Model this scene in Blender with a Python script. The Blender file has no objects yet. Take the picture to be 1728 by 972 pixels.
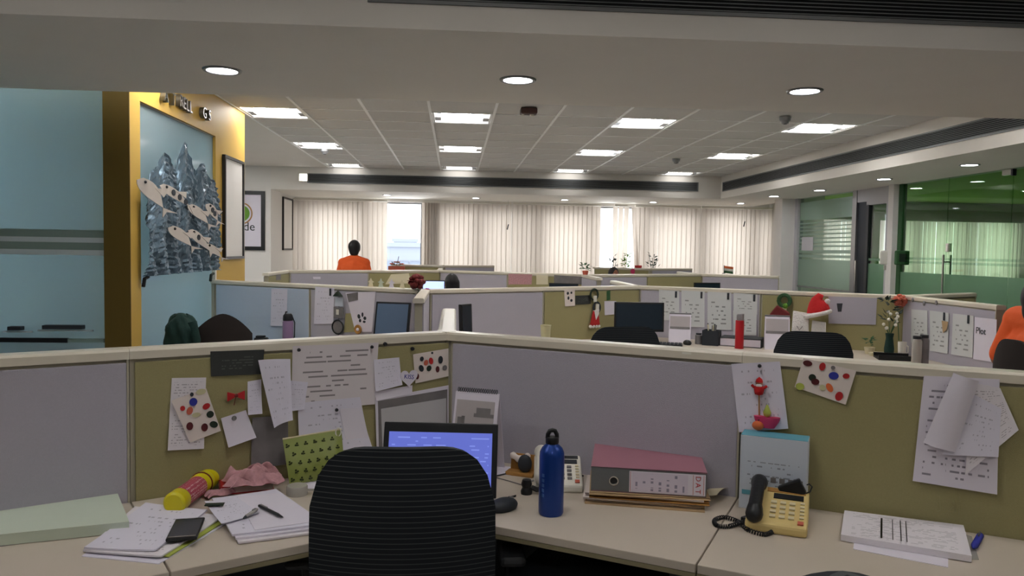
import bpy, bmesh, math, random
from mathutils import Vector, Matrix
random.seed(7)
PI = math.pi
sc = bpy.context.scene
COL = sc.collection

# ------------------------------------------------------------------ camera (solved from the ceiling grid and the workstation lattice)
F, PIT, YAW, ROLL = 1308.4, .0502, .0740, .0165
CZ = 1.47
def ray(px, py):
    u = px - 864; v = py - 486
    c, s = math.cos(ROLL), math.sin(ROLL)
    u, v = u*c + v*s, -u*s + v*c
    xc = u/F; z2 = -v/F
    d = math.cos(PIT) + z2*math.sin(PIT); z = z2*math.cos(PIT) - math.sin(PIT)
    return Vector((xc*math.cos(YAW) + d*math.sin(YAW), d*math.cos(YAW) - xc*math.sin(YAW), z))
C0 = Vector((0, 0, CZ))
def onz(px, py, z): r = ray(px, py); return C0 + r*((z-CZ)/r.z)
def ony(px, py, y): r = ray(px, py); return C0 + r*(y/r.y)
def onx(px, py, x): r = ray(px, py); return C0 + r*(x/r.x)
cam = bpy.data.cameras.new('camera'); cam.sensor_width = 36; cam.lens = F/1728*36; cam.clip_start = .05; cam.clip_end = 400
camo = bpy.data.objects.new('camera', cam); COL.objects.link(camo)
fw = ray(864, 486).normalized(); rt = (ray(865, 486)-ray(864, 486)).normalized(); up = rt.cross(fw)
camo.matrix_world = Matrix(((rt.x, up.x, -fw.x, 0), (rt.y, up.y, -fw.y, 0), (rt.z, up.z, -fw.z, CZ), (0, 0, 0, 1)))
sc.camera = camo

# ------------------------------------------------------------------ sky, exposure
sc.view_settings.view_transform = 'Standard'; sc.view_settings.look = 'None'
sc.view_settings.exposure = 1.45; sc.view_settings.gamma = 1.0; sc.view_settings.use_curve_mapping = False
SKY = 2.7
w = bpy.data.worlds.new('overcast_sky'); sc.world = w; w.use_nodes = True
bg = w.node_tree.nodes['Background']; bg.inputs[0].default_value = (.96, .975, 1, 1); bg.inputs[1].default_value = SKY
K_FIX, K_DOWN, K_FILL = 18, 20, 7.4      # ceiling fixtures, downlights, unseen fixtures added to light the foreground
pt = bpy.data.lights.new('window_daylight_portal', 'AREA'); pt.shape = 'RECTANGLE'; pt.size = 14.5; pt.size_y = 1.6; pt.cycles.is_portal = True
po = bpy.data.objects.new('window_daylight_portal', pt); COL.objects.link(po); po.location = (4.2, 14.95, 1.6); po.rotation_euler = (-PI/2, 0, 0)

# ------------------------------------------------------------------ materials
def S(r, g, b):
    f = lambda c: c/12.92 if c <= .04045 else ((c+.055)/1.055)**2.4
    return (f(r/255), f(g/255), f(b/255), 1)
MAT = {}
def nt(name):
    m = bpy.data.materials.new(name); m.use_nodes = True; MAT[name] = m
    n = m.node_tree.nodes; return m, n, m.node_tree.links, n['Principled BSDF'], n['Material Output']
def M(name, col, rough=.6, metal=0, spec=.4, var=0, vs=8, bump=0, bs=60, emit=0, ecol=None, sheen=0, stretch=None):
    m, n, l, b, o = nt(name)
    b.inputs['Base Color'].default_value = col; b.inputs['Roughness'].default_value = rough
    b.inputs['Metallic'].default_value = metal; b.inputs['Specular IOR Level'].default_value = spec
    if sheen: b.inputs['Sheen Weight'].default_value = sheen
    if emit:
        b.inputs['Emission Color'].default_value = ecol or col; b.inputs['Emission Strength'].default_value = emit
    if var or bump:
        tc = n.new('ShaderNodeTexCoord'); src = tc.outputs['Object']
        if stretch:
            mp = n.new('ShaderNodeMapping'); mp.inputs['Scale'].default_value = stretch; l.new(src, mp.inputs[0]); src = mp.outputs[0]
    if var:
        t = n.new('ShaderNodeTexNoise'); t.inputs['Scale'].default_value = vs; t.inputs['Detail'].default_value = 4; l.new(src, t.inputs['Vector'])
        mx = n.new('ShaderNodeMix'); mx.data_type = 'RGBA'
        mx.inputs[6].default_value = tuple(max(0, c*(1-var)) for c in col[:3])+(1,); mx.inputs[7].default_value = tuple(min(1, c*(1+var)) for c in col[:3])+(1,)
        l.new(t.outputs['Fac'], mx.inputs[0]); l.new(mx.outputs[2], b.inputs['Base Color'])
    if bump:
        t2 = n.new('ShaderNodeTexNoise'); t2.inputs['Scale'].default_value = bs; t2.inputs['Detail'].default_value = 3; l.new(src, t2.inputs['Vector'])
        bp = n.new('ShaderNodeBump'); bp.inputs['Strength'].default_value = bump; bp.inputs['Distance'].default_value = .01
        l.new(t2.outputs['Fac'], bp.inputs['Height']); l.new(bp.outputs[0], b.inputs['Normal'])
    return m
def math_node(n, l, op, a, b=None):
    x = n.new('ShaderNodeMath'); x.operation = op
    for i, q in enumerate((a, b)):
        if q is None: continue
        if isinstance(q, (int, float)): x.inputs[i].default_value = q
        else: l.new(q, x.inputs[i])
    return x.outputs[0]
def printed(name, base, ink, rows=14, density=.5, mx0=.1, my0=.08, seed=0, strength=.7, rough=.75, words=22):
    """paper with lines of illegible small print, laid out on the sheet's own UV"""
    m, n, l, b, o = nt(name)
    uv = n.new('ShaderNodeUVMap'); sp = n.new('ShaderNodeSeparateXYZ'); l.new(uv.outputs[0], sp.inputs[0])
    u, v = sp.outputs[0], sp.outputs[1]
    rv = math_node(n, l, 'MULTIPLY', v, rows); fr = math_node(n, l, 'FRACT', rv); fl = math_node(n, l, 'FLOOR', rv)
    a = math_node(n, l, 'MULTIPLY', math_node(n, l, 'GREATER_THAN', fr, .35), math_node(n, l, 'LESS_THAN', fr, .68))
    cb = n.new('ShaderNodeCombineXYZ'); l.new(math_node(n, l, 'MULTIPLY', u, words), cb.inputs[0]); l.new(math_node(n, l, 'MULTIPLY_ADD' if False else 'MULTIPLY', fl, 3.7), cb.inputs[1]); cb.inputs[2].default_value = seed*5.3
    t = n.new('ShaderNodeTexNoise'); t.inputs['Scale'].default_value = 1; t.inputs['Detail'].default_value = 0; l.new(cb.outputs[0], t.inputs['Vector'])
    a = math_node(n, l, 'MULTIPLY', a, math_node(n, l, 'GREATER_THAN', t.outputs['Fac'], 1-density))
    cb2 = n.new('ShaderNodeCombineXYZ'); l.new(math_node(n, l, 'MULTIPLY', u, 2.2), cb2.inputs[0]); l.new(math_node(n, l, 'MULTIPLY', fl, 1.31), cb2.inputs[1]); cb2.inputs[2].default_value = seed*2.1+9
    t2 = n.new('ShaderNodeTexNoise'); t2.inputs['Scale'].default_value = 1; l.new(cb2.outputs[0], t2.inputs['Vector'])
    a = math_node(n, l, 'MULTIPLY', a, math_node(n, l, 'GREATER_THAN', t2.outputs['Fac'], .46))
    for q, lo in ((u, mx0), (v, my0)):
        a = math_node(n, l, 'MULTIPLY', a, math_node(n, l, 'MULTIPLY', math_node(n, l, 'GREATER_THAN', q, lo), math_node(n, l, 'LESS_THAN', q, 1-lo)))
    a = math_node(n, l, 'MULTIPLY', a, strength)
    mx = n.new('ShaderNodeMix'); mx.data_type = 'RGBA'; mx.inputs[6].default_value = base; mx.inputs[7].default_value = ink
    l.new(a, mx.inputs[0]); l.new(mx.outputs[2], b.inputs['Base Color']); b.inputs['Roughness'].default_value = rough; b.inputs['Specular IOR Level'].default_value = .25
    return m
def glass(name, tint, refl=.08, rough=.02, trans=(1, 1, 1, 1)):
    m, n, l, b, o = nt(name); n.remove(b)
    t = n.new('ShaderNodeBsdfTransparent'); t.inputs[0].default_value = tint
    g = n.new('ShaderNodeBsdfGlossy'); g.inputs['Roughness'].default_value = rough; g.inputs[0].default_value = (.9, .95, .95, 1)
    lw = n.new('ShaderNodeLayerWeight'); lw.inputs[0].default_value = .5; fr = math_node(n, l, 'MULTIPLY', math_node(n, l, 'POWER', lw.outputs['Facing'], 4), .45)
    mx = n.new('ShaderNodeMixShader'); l.new(math_node(n, l, 'ADD', fr, refl*.5), mx.inputs[0]); l.new(t.outputs[0], mx.inputs[1]); l.new(g.outputs[0], mx.inputs[2]); l.new(mx.outputs[0], o.inputs[0])
    return m
def frosted(name, col, transl=.5, clear=.15, rough=.12, refl=.06):
    m, n, l, b, o = nt(name)
    b.inputs['Base Color'].default_value = col; b.inputs['Roughness'].default_value = rough; b.inputs['Specular IOR Level'].default_value = .5
    t = n.new('ShaderNodeBsdfTranslucent'); t.inputs[0].default_value = col
    mx = n.new('ShaderNodeMixShader'); mx.inputs[0].default_value = transl; l.new(b.outputs[0], mx.inputs[1]); l.new(t.outputs[0], mx.inputs[2])
    tr = n.new('ShaderNodeBsdfTransparent'); tr.inputs[0].default_value = tuple(c**.5 for c in col[:3])+(1,)
    m2 = n.new('ShaderNodeMixShader'); m2.inputs[0].default_value = clear; l.new(mx.outputs[0], m2.inputs[1]); l.new(tr.outputs[0], m2.inputs[2]); l.new(m2.outputs[0], o.inputs[0])
    return m
def emitter(name, col, k):
    m, n, l, b, o = nt(name); b.inputs['Base Color'].default_value = (.8, .8, .8, 1)
    b.inputs['Emission Color'].default_value = col; b.inputs['Emission Strength'].default_value = k
    return m
def striped(name, base, line, period, width, axis=2, rough=.8, wob=0, bump=.3):
    m, n, l, b, o = nt(name)
    tc = n.new('ShaderNodeTexCoord'); sp = n.new('ShaderNodeSeparateXYZ'); l.new(tc.outputs['Object'], sp.inputs[0])
    x = sp.outputs[axis]
    if wob:
        t = n.new('ShaderNodeTexNoise'); t.inputs['Scale'].default_value = 9; l.new(tc.outputs['Object'], t.inputs['Vector']); x = math_node(n, l, 'ADD', x, math_node(n, l, 'MULTIPLY', t.outputs['Fac'], wob))
    fr = math_node(n, l, 'FRACT', math_node(n, l, 'MULTIPLY', x, 1/period))
    a = math_node(n, l, 'LESS_THAN', fr, width)
    mx = n.new('ShaderNodeMix'); mx.data_type = 'RGBA'; mx.inputs[6].default_value = base; mx.inputs[7].default_value = line
    l.new(a, mx.inputs[0]); l.new(mx.outputs[2], b.inputs['Base Color']); b.inputs['Roughness'].default_value = rough; b.inputs['Specular IOR Level'].default_value = .2
    return m
def dotted(name, base, dot, scale, radius, rough=.5, spec=.4):
    m, n, l, b, o = nt(name)
    tc = n.new('ShaderNodeTexCoord'); t = n.new('ShaderNodeTexVoronoi'); t.inputs['Scale'].default_value = scale; t.inputs['Randomness'].default_value = .25; l.new(tc.outputs['Object'], t.inputs['Vector'])
    mx = n.new('ShaderNodeMix'); mx.data_type = 'RGBA'; mx.inputs[6].default_value = base; mx.inputs[7].default_value = dot
    l.new(math_node(n, l, 'LESS_THAN', t.outputs['Distance'], radius), mx.inputs[0]); l.new(mx.outputs[2], b.inputs['Base Color']); b.inputs['Roughness'].default_value = rough; b.inputs['Specular IOR Level'].default_value = spec
    return m

M('gypsum', S(228, 223, 214), .85, var=.03, vs=3)
M('tile', S(216, 213, 207), .95, var=.06, vs=30, bump=.25, bs=250)
M('tbar', S(250, 249, 245), .45)
M('white_wall', S(226, 222, 216), .8, var=.02, vs=2)
M('grey_wall', S(190, 188, 190), .8, var=.03, vs=2)
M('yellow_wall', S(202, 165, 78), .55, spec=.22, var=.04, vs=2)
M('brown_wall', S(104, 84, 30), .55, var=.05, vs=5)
M('carpet', S(190, 186, 180), .9, var=.15, vs=120, bump=.4, bs=300)  # unseen floor kept pale so it bounces light up to the ceiling
M('grille', S(120, 122, 122), .5, metal=.3)
M('grille_dark', S(30, 31, 32), .9)
M('fabric_grey', S(178, 174, 184), .9, var=.05, vs=180, bump=.3, bs=420, sheen=.1)
M('fabric_olive', S(158, 150, 106), .9, var=.07, vs=160, bump=.3, bs=420, sheen=.1)
M('fabric_blue', S(184, 196, 212), .9, var=.05, vs=180, bump=.3, bs=420)
M('cap', S(214, 206, 188), .28, spec=.6, var=.02, vs=6)
M('core', S(176, 170, 150), .6)
M('worktop', S(198, 186, 170), .38, spec=.5, var=.02, vs=5)
M('desk_edge_shade', S(140, 130, 100), .5)  # darker than the worktop: shade on the edge put into its colour
M('steel', S(150, 150, 150), .35, metal=.8)
M('dark_metal', S(52, 54, 58), .45, metal=.4)
M('black_plastic', S(22, 23, 25), .4)
M('black_soft', S(24, 26, 28), .85)
M('charcoal', S(44, 48, 54), .6)
M('white_plastic', S(226, 222, 210), .4)
M('ivory', S(216, 204, 168), .42)
M('ivory_old', S(212, 188, 124), .45, var=.04, vs=20)
M('paper', S(222, 216, 226), .8, var=.02, vs=10)
M('paper_warm', S(226, 214, 206), .8)
M('paper_cream', S(222, 212, 180), .8)
M('mint', S(196, 206, 188), .6, var=.03, vs=6)
M('lime_card', S(176, 186, 84), .6)
M('kraft', S(176, 148, 110), .8, var=.08, vs=30)
M('frame_black', S(30, 28, 28), .4)
M('cork_brown', S(168, 122, 62), .7, var=.1, vs=40)
M('red', S(176, 34, 36), .6); M('dark_red', S(110, 30, 30), .6); M('pink', S(208, 60, 104), .5); M('orange', S(222, 110, 60), .6)
M('green', S(52, 92, 54), .6, var=.2, vs=30); M('leaf', S(96, 146, 40), .5, var=.25, vs=20); M('yellow', S(214, 200, 20), .4, spec=.5); M('blue', S(44, 52, 150), .6)
M('maroon', S(84, 26, 30), .6); M('dark_green', S(30, 44, 32), .6); M('terracotta', S(190, 96, 74), .7); M('pale_yellow', S(196, 190, 150), .6)
M('bottle_blue', S(22, 62, 142), .32, metal=.35, spec=.5)
M('bottle_print', S(70, 106, 170), .4)
M('purple_plastic', S(132, 108, 140), .4); M('red_bottle', S(176, 32, 40), .35)
M('binder_pink', S(166, 112, 126), .45, spec=.5); M('binder_grey', S(104, 106, 106), .6, var=.12, vs=300)
M('teal', S(94, 160, 178), .5); M('carton', S(200, 206, 216), .5)
M('skin', S(150, 98, 72), .55); M('hair', S(20, 16, 16), .5, var=.3, vs=60); M('shirt_orange', S(226, 92, 34), .8, bump=.2, bs=30); M('shirt_dress', S(168, 58, 34), .85, var=.25, vs=25)
M('trousers', S(40, 42, 52), .85); M('shirt_dark', S(58, 60, 68), .85); M('shoe', S(24, 22, 22), .5); M('shirt_plum', S(90, 60, 90), .85); M('eye', S(24, 18, 16), .3); M('lip', S(120, 66, 56), .5); M('eye_white', S(220, 215, 210), .4)
M('jacket_green', S(28, 56, 50), .85, var=.3, vs=20, bump=.5, bs=20); M('chair_brown', S(40, 32, 28), .8)
M('scarf', S(190, 142, 146), .8, var=.4, vs=70); M('clear_plastic', S(170, 166, 158), .15, spec=.8)
M('lime_green', S(132, 182, 20), .7); M('room_green', S(66, 128, 52), .75)
M('pale_blue_wall', S(170, 196, 204), .8); M('facade', S(98, 103, 112), .9, var=.03, vs=.3); M('facade_glass', S(74, 82, 94), .4)
M('foil', S(92, 112, 126), .42, metal=.5, var=.5, vs=9, bump=.9, bs=26, stretch=(1, 1, .35))
M('fish_paper', S(206, 196, 186), .5, metal=.15, var=.12, vs=20)
M('letter_metal', S(110, 108, 100), .35, metal=.7)
M('detector_brown', S(70, 42, 36), .5)
M('screen_off', S(36, 46, 56), .18, spec=.6)
M('screen_sheen', S(92, 112, 138), .3, spec=.5)  # blue-grey reflection on a dark screen, put into its colour
M('ring_metal', S(200, 198, 190), .25, metal=.9)
M('pin_dark', S(40, 40, 44), .4)
M('soil', S(50, 36, 28), .9)
M('santa_red', S(184, 26, 28), .85, bump=.3, bs=80); M('fur_white', S(226, 222, 218), .95, bump=.8, bs=90)
M('pouch', S(128, 138, 66), .35, spec=.5, var=.06, vs=30); M('clover', S(50, 58, 24), .5)
M('photo_grey', S(120, 116, 116), .5, var=.4, vs=14); M('photo_sky', S(176, 168, 168), .5, var=.12, vs=9)
striped('chair_mesh', S(34, 37, 41), S(76, 80, 80), .0125, .17, 2, wob=.0)
dotted('pink_dots', S(176, 76, 92), S(224, 190, 190), 130, .34)
printed('print_a', S(222, 216, 226), S(90, 84, 98), 18, .52, .1, .07, 1); printed('print_b', S(224, 218, 222), S(110, 104, 110), 26, .5, .08, .06, 2, .55)
printed('print_c', S(218, 214, 226), S(120, 116, 130), 12, .4, .14, .1, 3, .5); printed('print_table', S(214, 206, 208), S(96, 92, 92), 13, .6, .12, .1, 4, .75, words=9)
printed('print_dark', S(58, 60, 58), S(104, 110, 102), 9, .55, .2, .25, 5, .6); printed('print_box', S(198, 206, 218), S(110, 114, 124), 16, .5, .1, .34, 6, .7)
printed('print_label', S(214, 204, 218), S(92, 90, 120), 7, .5, .05, .06, 8, .7, words=10); printed('print_poster', S(206, 208, 206), S(110, 112, 110), 9, .45, .16, .12, 9, .7, words=7)
printed('print_screen', S(96, 108, 196), S(130, 146, 220), 15, .55, .03, .05, 10, .8, words=9)
for nm, k in (('print_screen', 1.6),):
    m = MAT[nm]; b = m.node_tree.nodes['Principled BSDF']; src = b.inputs['Base Color'].links[0].from_socket
    m.node_tree.links.new(src, b.inputs['Emission Color']); b.inputs['Emission Strength'].default_value = .28
LW = (1, .98, .975, 1)
for r_, k in ((-4, .68), (0, .62), (4, .5), (8, .09)): emitter('lamp_tube_%d' % r_, LW, K_FIX*k); emitter('lamp_wing_%d' % r_, LW, K_FIX*k*.13)  # wings emit as well, in place of reflected tube light
emitter('lamp_tube', LW, K_FIX*.5); emitter('lamp_fill', LW, K_FILL); emitter('lamp_wing_fill', LW, K_FILL*.25); emitter('lamp_down', (.93, .93, 1, 1), K_DOWN); emitter('lamp_box', (1, .98, .95, 1), 2.0); emitter('lamp_room_fill', (.86, .95, 1, 1), 60.0); emitter('lamp_green_room', (.95, 1, .85, 1), 40.0)
emitter('screen_lit', S(120, 150, 224), .7)
glass('window_glass', (.97, .985, 1, 1), .05); glass('green_glass', (.66, .82, .68, 1), .09); glass('door_glass', (.8, .88, .84, 1), .07); glass('jar_glass', (.8, .8, .8, 1), .12)
frosted('frost_blue', S(156, 170, 174), .45, .05, .08); frosted('frost_band', S(214, 226, 228), .12, .02, .3); frosted('frost_band_dark', S(150, 172, 164), .2, .05, .2)
frosted('frost_green', S(164, 200, 172), .55, .3, .2); frosted('frost_white', S(206, 222, 212), .6, .25, .25)
frosted('vane', S(212, 205, 197), .68, .09, .7)

# ------------------------------------------------------------------ mesh builder
class MB:
    def __init__(s): s.v = []; s.f = []; s.mi = []
    def add(s, v, f, mi=0):
        o = len(s.v); s.v += [tuple(q) for q in v]; s.f += [tuple(i+o for i in q) for q in f]; s.mi += [mi]*len(f); return s
    def bb(s, x0, y0, z0, x1, y1, z1, mi=0, mtx=None):
        v = [Vector(q) for q in ((x0, y0, z0), (x1, y0, z0), (x1, y1, z0), (x0, y1, z0), (x0, y0, z1), (x1, y0, z1), (x1, y1, z1), (x0, y1, z1))]
        if mtx: v = [mtx @ q for q in v]
        return s.add(v, [(0, 3, 2, 1), (4, 5, 6, 7), (0, 1, 5, 4), (1, 2, 6, 5), (2, 3, 7, 6), (3, 0, 4, 7)], mi)
    def box(s, c, d, rz=0, mi=0, mtx=None):
        m = Matrix.Translation(c) @ Matrix.Rotation(rz, 4, 'Z')
        if mtx: m = mtx @ m
        return s.bb(-d[0]/2, -d[1]/2, -d[2]/2, d[0]/2, d[1]/2, d[2]/2, mi, m)
    def prism(s, poly, z0, z1, mi=0, mtx=None):
        a = sum(poly[i][0]*poly[(i+1) % len(poly)][1]-poly[(i+1) % len(poly)][0]*poly[i][1] for i in range(len(poly)))
        if a < 0: poly = poly[::-1]
        n = len(poly); v = [Vector((x, y, z0)) for x, y in poly]+[Vector((x, y, z1)) for x, y in poly]
        if mtx: v = [mtx @ q for q in v]
        return s.add(v, [tuple(range(n-1, -1, -1)), tuple(range(n, 2*n))]+[(i, (i+1) % n, n+(i+1) % n, n+i) for i in range(n)], mi)
    def lathe(s, prof, n=20, mtx=None, mi=0, sx=1, sy=1):
        v = []; f = []; k = len(prof)
        for i in range(n):
            a = 2*PI*i/n
            for r, z in prof: v.append(Vector((r*math.cos(a)*sx, r*math.sin(a)*sy, z)))
        for i in range(n):
            for j in range(k-1):
                f.append((i*k+j, ((i+1) % n)*k+j, ((i+1) % n)*k+j+1, i*k+j+1))
        if prof[0][0] > 1e-6: f.append(tuple(i*k for i in range(n-1, -1, -1)))
        if prof[-1][0] > 1e-6: f.append(tuple(i*k+k-1 for i in range(n)))
        if mtx: v = [mtx @ q for q in v]
        return s.add(v, f, mi)
    def tube(s, pts, r, n=8, mi=0, closed=False):
        pts = [Vector(p) for p in pts]; k = len(pts); v = []; f = []
        rr = r if isinstance(r, (list, tuple)) else [r]*k
        up = None
        for i, p in enumerate(pts):
            t = (pts[(i+1) % k]-pts[i-1]) if closed else (pts[min(i+1, k-1)]-pts[max(i-1, 0)])
            t.normalize()
            if up is None:
                up = Vector((0, 0, 1)) if abs(t.z) < .9 else Vector((1, 0, 0))
            up = (up-t*up.dot(t)).normalized(); b = t.cross(up)
            for j in range(n):
                a = 2*PI*j/n; v.append(p+(up*math.cos(a)+b*math.sin(a))*rr[i])
        for i in range(k if closed else k-1):
            i2 = (i+1) % k
            for j in range(n): f.append((i*n+j, i2*n+j, i2*n+(j+1) % n, i*n+(j+1) % n))
        if not closed: f += [tuple(range(n)), tuple(range(k*n-1, (k-1)*n-1, -1))]
        return s.add(v, f, mi)
    def ball(s, c, r, n=12, k=8, mi=0, mtx=None):
        r = r if isinstance(r, (tuple, list)) else (r, r, r)
        m = Matrix.Translation(c) @ Matrix.Diagonal((r[0], r[1], r[2], 1))
        if mtx: m = mtx @ m
        return s.lathe([(max(0, math.sin(PI*j/k)), -math.cos(PI*j/k)) for j in range(k+1)], n, m, mi)
    def capsule(s, a, b, ra, rb, n=12):
        a = Vector(a); b = Vector(b); d = b-a; L = d.length
        q = Vector((0, 0, 1)).rotation_difference(d) if L > 1e-6 else Matrix.Identity(3).to_quaternion()
        pr = [(ra*math.sin(PI/2*j/4), -ra*math.cos(PI/2*j/4)) for j in range(5)]+[(rb*math.cos(PI/2*j/4), L+rb*math.sin(PI/2*j/4)) for j in range(5)]
        pr[-1] = (0, L+rb)
        return s.lathe(pr, n, Matrix.Translation(a) @ q.to_matrix().to_4x4())
    def mesh(s, name, mats, smooth=None):
        me = bpy.data.meshes.new(name); me.from_pydata(s.v, [], s.f); me.update()
        for m in (mats if isinstance(mats, (list, tuple)) else [mats]): me.materials.append(MAT[m])
        if any(s.mi): me.polygons.foreach_set('material_index', s.mi)
        if smooth is not None:
            me.polygons.foreach_set('use_smooth', [True]*len(me.polygons))
            if smooth < 179: me.set_sharp_from_angle(angle=math.radians(smooth))
        return me
    def build(s, name, mats, parent=None, loc=(0, 0, 0), rz=0, smooth=None, bevel=0, rot=None):
        return link(name, s.mesh(name, mats, smooth), parent, loc, rz, bevel, rot)
def link(name, me, parent=None, loc=(0, 0, 0), rz=0, bevel=0, rot=None):
    o = bpy.data.objects.new(name, me); COL.objects.link(o); o.location = loc; o.rotation_euler = rot or (0, 0, rz)
    if parent: o.parent = parent
    if bevel:
        b = o.modifiers.new('bevel', 'BEVEL'); b.width = bevel; b.segments = 2; b.limit_method = 'ANGLE'; b.angle_limit = math.radians(40)
    return o
def tag(o, label, cat, group=None, kind=None):
    if label: o['label'] = label
    if cat: o['category'] = cat
    if group: o['group'] = group
    if kind: o['kind'] = kind
    return o
def thing(name, label, cat, loc=(0, 0, 0), rz=0, group=None, rot=None):
    o = bpy.data.objects.new(name, None); COL.objects.link(o); o.location = loc; o.rotation_euler = rot or (0, 0, rz); o.empty_display_size = .1
    return tag(o, label, cat, group)
def struct(o, label, cat): return tag(o, label, cat, None, 'structure')
def copy_tree(o, parent=None):
    c = o.copy(); COL.objects.link(c); c.parent = parent
    for ch in list(o.children): copy_tree(ch, c)
    return c
def grid_mesh(name, fn, nu, nv, mats, thick=0, smooth=60, uvs=True):
    """fn(u,v)->(x,y,z); optional thickness along the surface normal; UVs laid on the sheet"""
    P = [[Vector(fn(i/nu, j/nv)) for i in range(nu+1)] for j in range(nv+1)]
    v = []; f = []; uv = []
    idx = lambda i, j: j*(nu+1)+i
    for j in range(nv+1):
        for i in range(nu+1): v.append(P[j][i])
    for j in range(nv):
        for i in range(nu):
            f.append((idx(i, j), idx(i+1, j), idx(i+1, j+1), idx(i, j+1))); uv += [(i/nu, j/nv), ((i+1)/nu, j/nv), ((i+1)/nu, (j+1)/nv), (i/nu, (j+1)/nv)]
    if thick:
        n0 = len(v); N = []
        for j in range(nv+1):
            for i in range(nu+1):
                a = P[j][min(i+1, nu)]-P[j][max(i-1, 0)]; b = P[min(j+1, nv)][i]-P[max(j-1, 0)][i]; q = a.cross(b)
                N.append(q.normalized() if q.length > 1e-12 else Vector((0, 0, 1)))
        for k in range(n0): v.append(v[k]-N[k]*thick)
        for j in range(nv):
            for i in range(nu):
                f.append((n0+idx(i, j+1), n0+idx(i+1, j+1), n0+idx(i+1, j), n0+idx(i, j))); uv += [(0, 0)]*4
        rim = [idx(i, 0) for i in range(nu)]+[idx(nu, j) for j in range(nv)]+[idx(i, nv) for i in range(nu, 0, -1)]+[idx(0, j) for j in range(nv, 0, -1)]
        for k in range(len(rim)):
            a, b = rim[k], rim[(k+1) % len(rim)]; f.append((b, a, n0+a, n0+b)); uv += [(0, 0)]*4
    me = bpy.data.meshes.new(name); me.from_pydata([tuple(q) for q in v], [], f); me.update()
    ul = me.uv_layers.new(name='UVMap'); ul.data.foreach_set('uv', [c for q in uv for c in q])
    for m in (mats if isinstance(mats, (list, tuple)) else [mats]): me.materials.append(MAT[m])
    if smooth is not None:
        me.polygons.foreach_set('use_smooth', [True]*len(me.polygons)); me.set_sharp_from_angle(angle=math.radians(smooth))
    return me
def text_mesh(txt, size, extrude, mat, align='CENTER'):
    cu = bpy.data.curves.new('lettering', 'FONT'); cu.body = txt; cu.size = size; cu.extrude = extrude; cu.align_x = align; cu.align_y = 'CENTER'; cu.resolution_u = 3
    o = bpy.data.objects.new('lettering', cu); COL.objects.link(o)
    me = bpy.data.meshes.new_from_object(o.evaluated_get(bpy.context.evaluated_depsgraph_get()))
    bpy.data.objects.remove(o); me.materials.clear(); me.materials.append(MAT[mat]); return me
def remeshed(mb, name, mat, voxel, smooth=3):
    me = mb.mesh(name, mat); o = bpy.data.objects.new(name, me); COL.objects.link(o)
    r = o.modifiers.new('r', 'REMESH'); r.mode = 'VOXEL'; r.voxel_size = voxel; r.use_smooth_shade = True
    if smooth: k = o.modifiers.new('s', 'SMOOTH'); k.factor = .5; k.iterations = smooth
    out = bpy.data.meshes.new_from_object(o.evaluated_get(bpy.context.evaluated_depsgraph_get())); bpy.data.objects.remove(o)
    out.name = name; out.materials.clear(); out.materials.append(MAT[mat]); out.polygons.foreach_set('use_smooth', [True]*len(out.polygons)); return out

# planes that carry things: a vertical plane through two floor points, seen from its right-hand side (local x along, -y towards the viewer, z up)
class Plane:
    def __init__(s, A, B, off=0):
        d = Vector((B[0]-A[0], B[1]-A[1])); s.L = d.length; d.normalize(); s.d = d; s.n = Vector((d.y, -d.x)); s.A = Vector(A[:2])+s.n*off; s.ang = math.atan2(d.y, d.x)
    def hit(s, px, py, off=0):
        r = ray(px, py); A = s.A+s.n*off; t = A.dot(s.n)/(r.x*s.n.x+r.y*s.n.y); p = C0+r*t
        return (Vector((p.x, p.y))-s.A).dot(s.d), p.z
    def world(s, a, z, off=0): q = s.A+s.d*a+s.n*off; return Vector((q.x, q.y, z))
    def stand(s, px, off): a, z = s.hit(px, 500, off); return s.world(a, 0, off)
def depth(p): return p.x*math.sin(YAW)+p.y*math.cos(YAW)
def mlen(npx, p): return npx*depth(p)/F
# ================================================================== THE ROOM
ZC, ZL = 2.747, 2.37
YB = 12.798                      # face of the beam before the windows
XR = 4.44                        # face of the beam on the right
YN0, YN1 = 3.27, 4.84            # near beam, front and far face
XY = -2.05                       # yellow wall
YW = 14.65                       # window wall, inner face
XG = 5.63                        # glass fronts on the right
XP = -2.97                       # pillar wall beside the windows
GX, GY = -1.448, 7.398
ZT = ZC

def solid(name, boxes, mat, label, cat, bevel=0):
    b = MB()
    for q in boxes: b.bb(*q)
    return struct(b.build(name, mat, bevel=bevel), label, cat)
floor = solid('floor', [(-7, -5, -.1, 12, 15, 0)], 'carpet', 'pale carpet floor under the workstations, lightened to bounce light upwards', 'floor')
ceil = solid('ceiling', [(-7, -5, 2.86, 12, 15, 2.96)], 'gypsum', 'suspended ceiling of square grey tiles in a white grid', 'ceiling')
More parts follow.
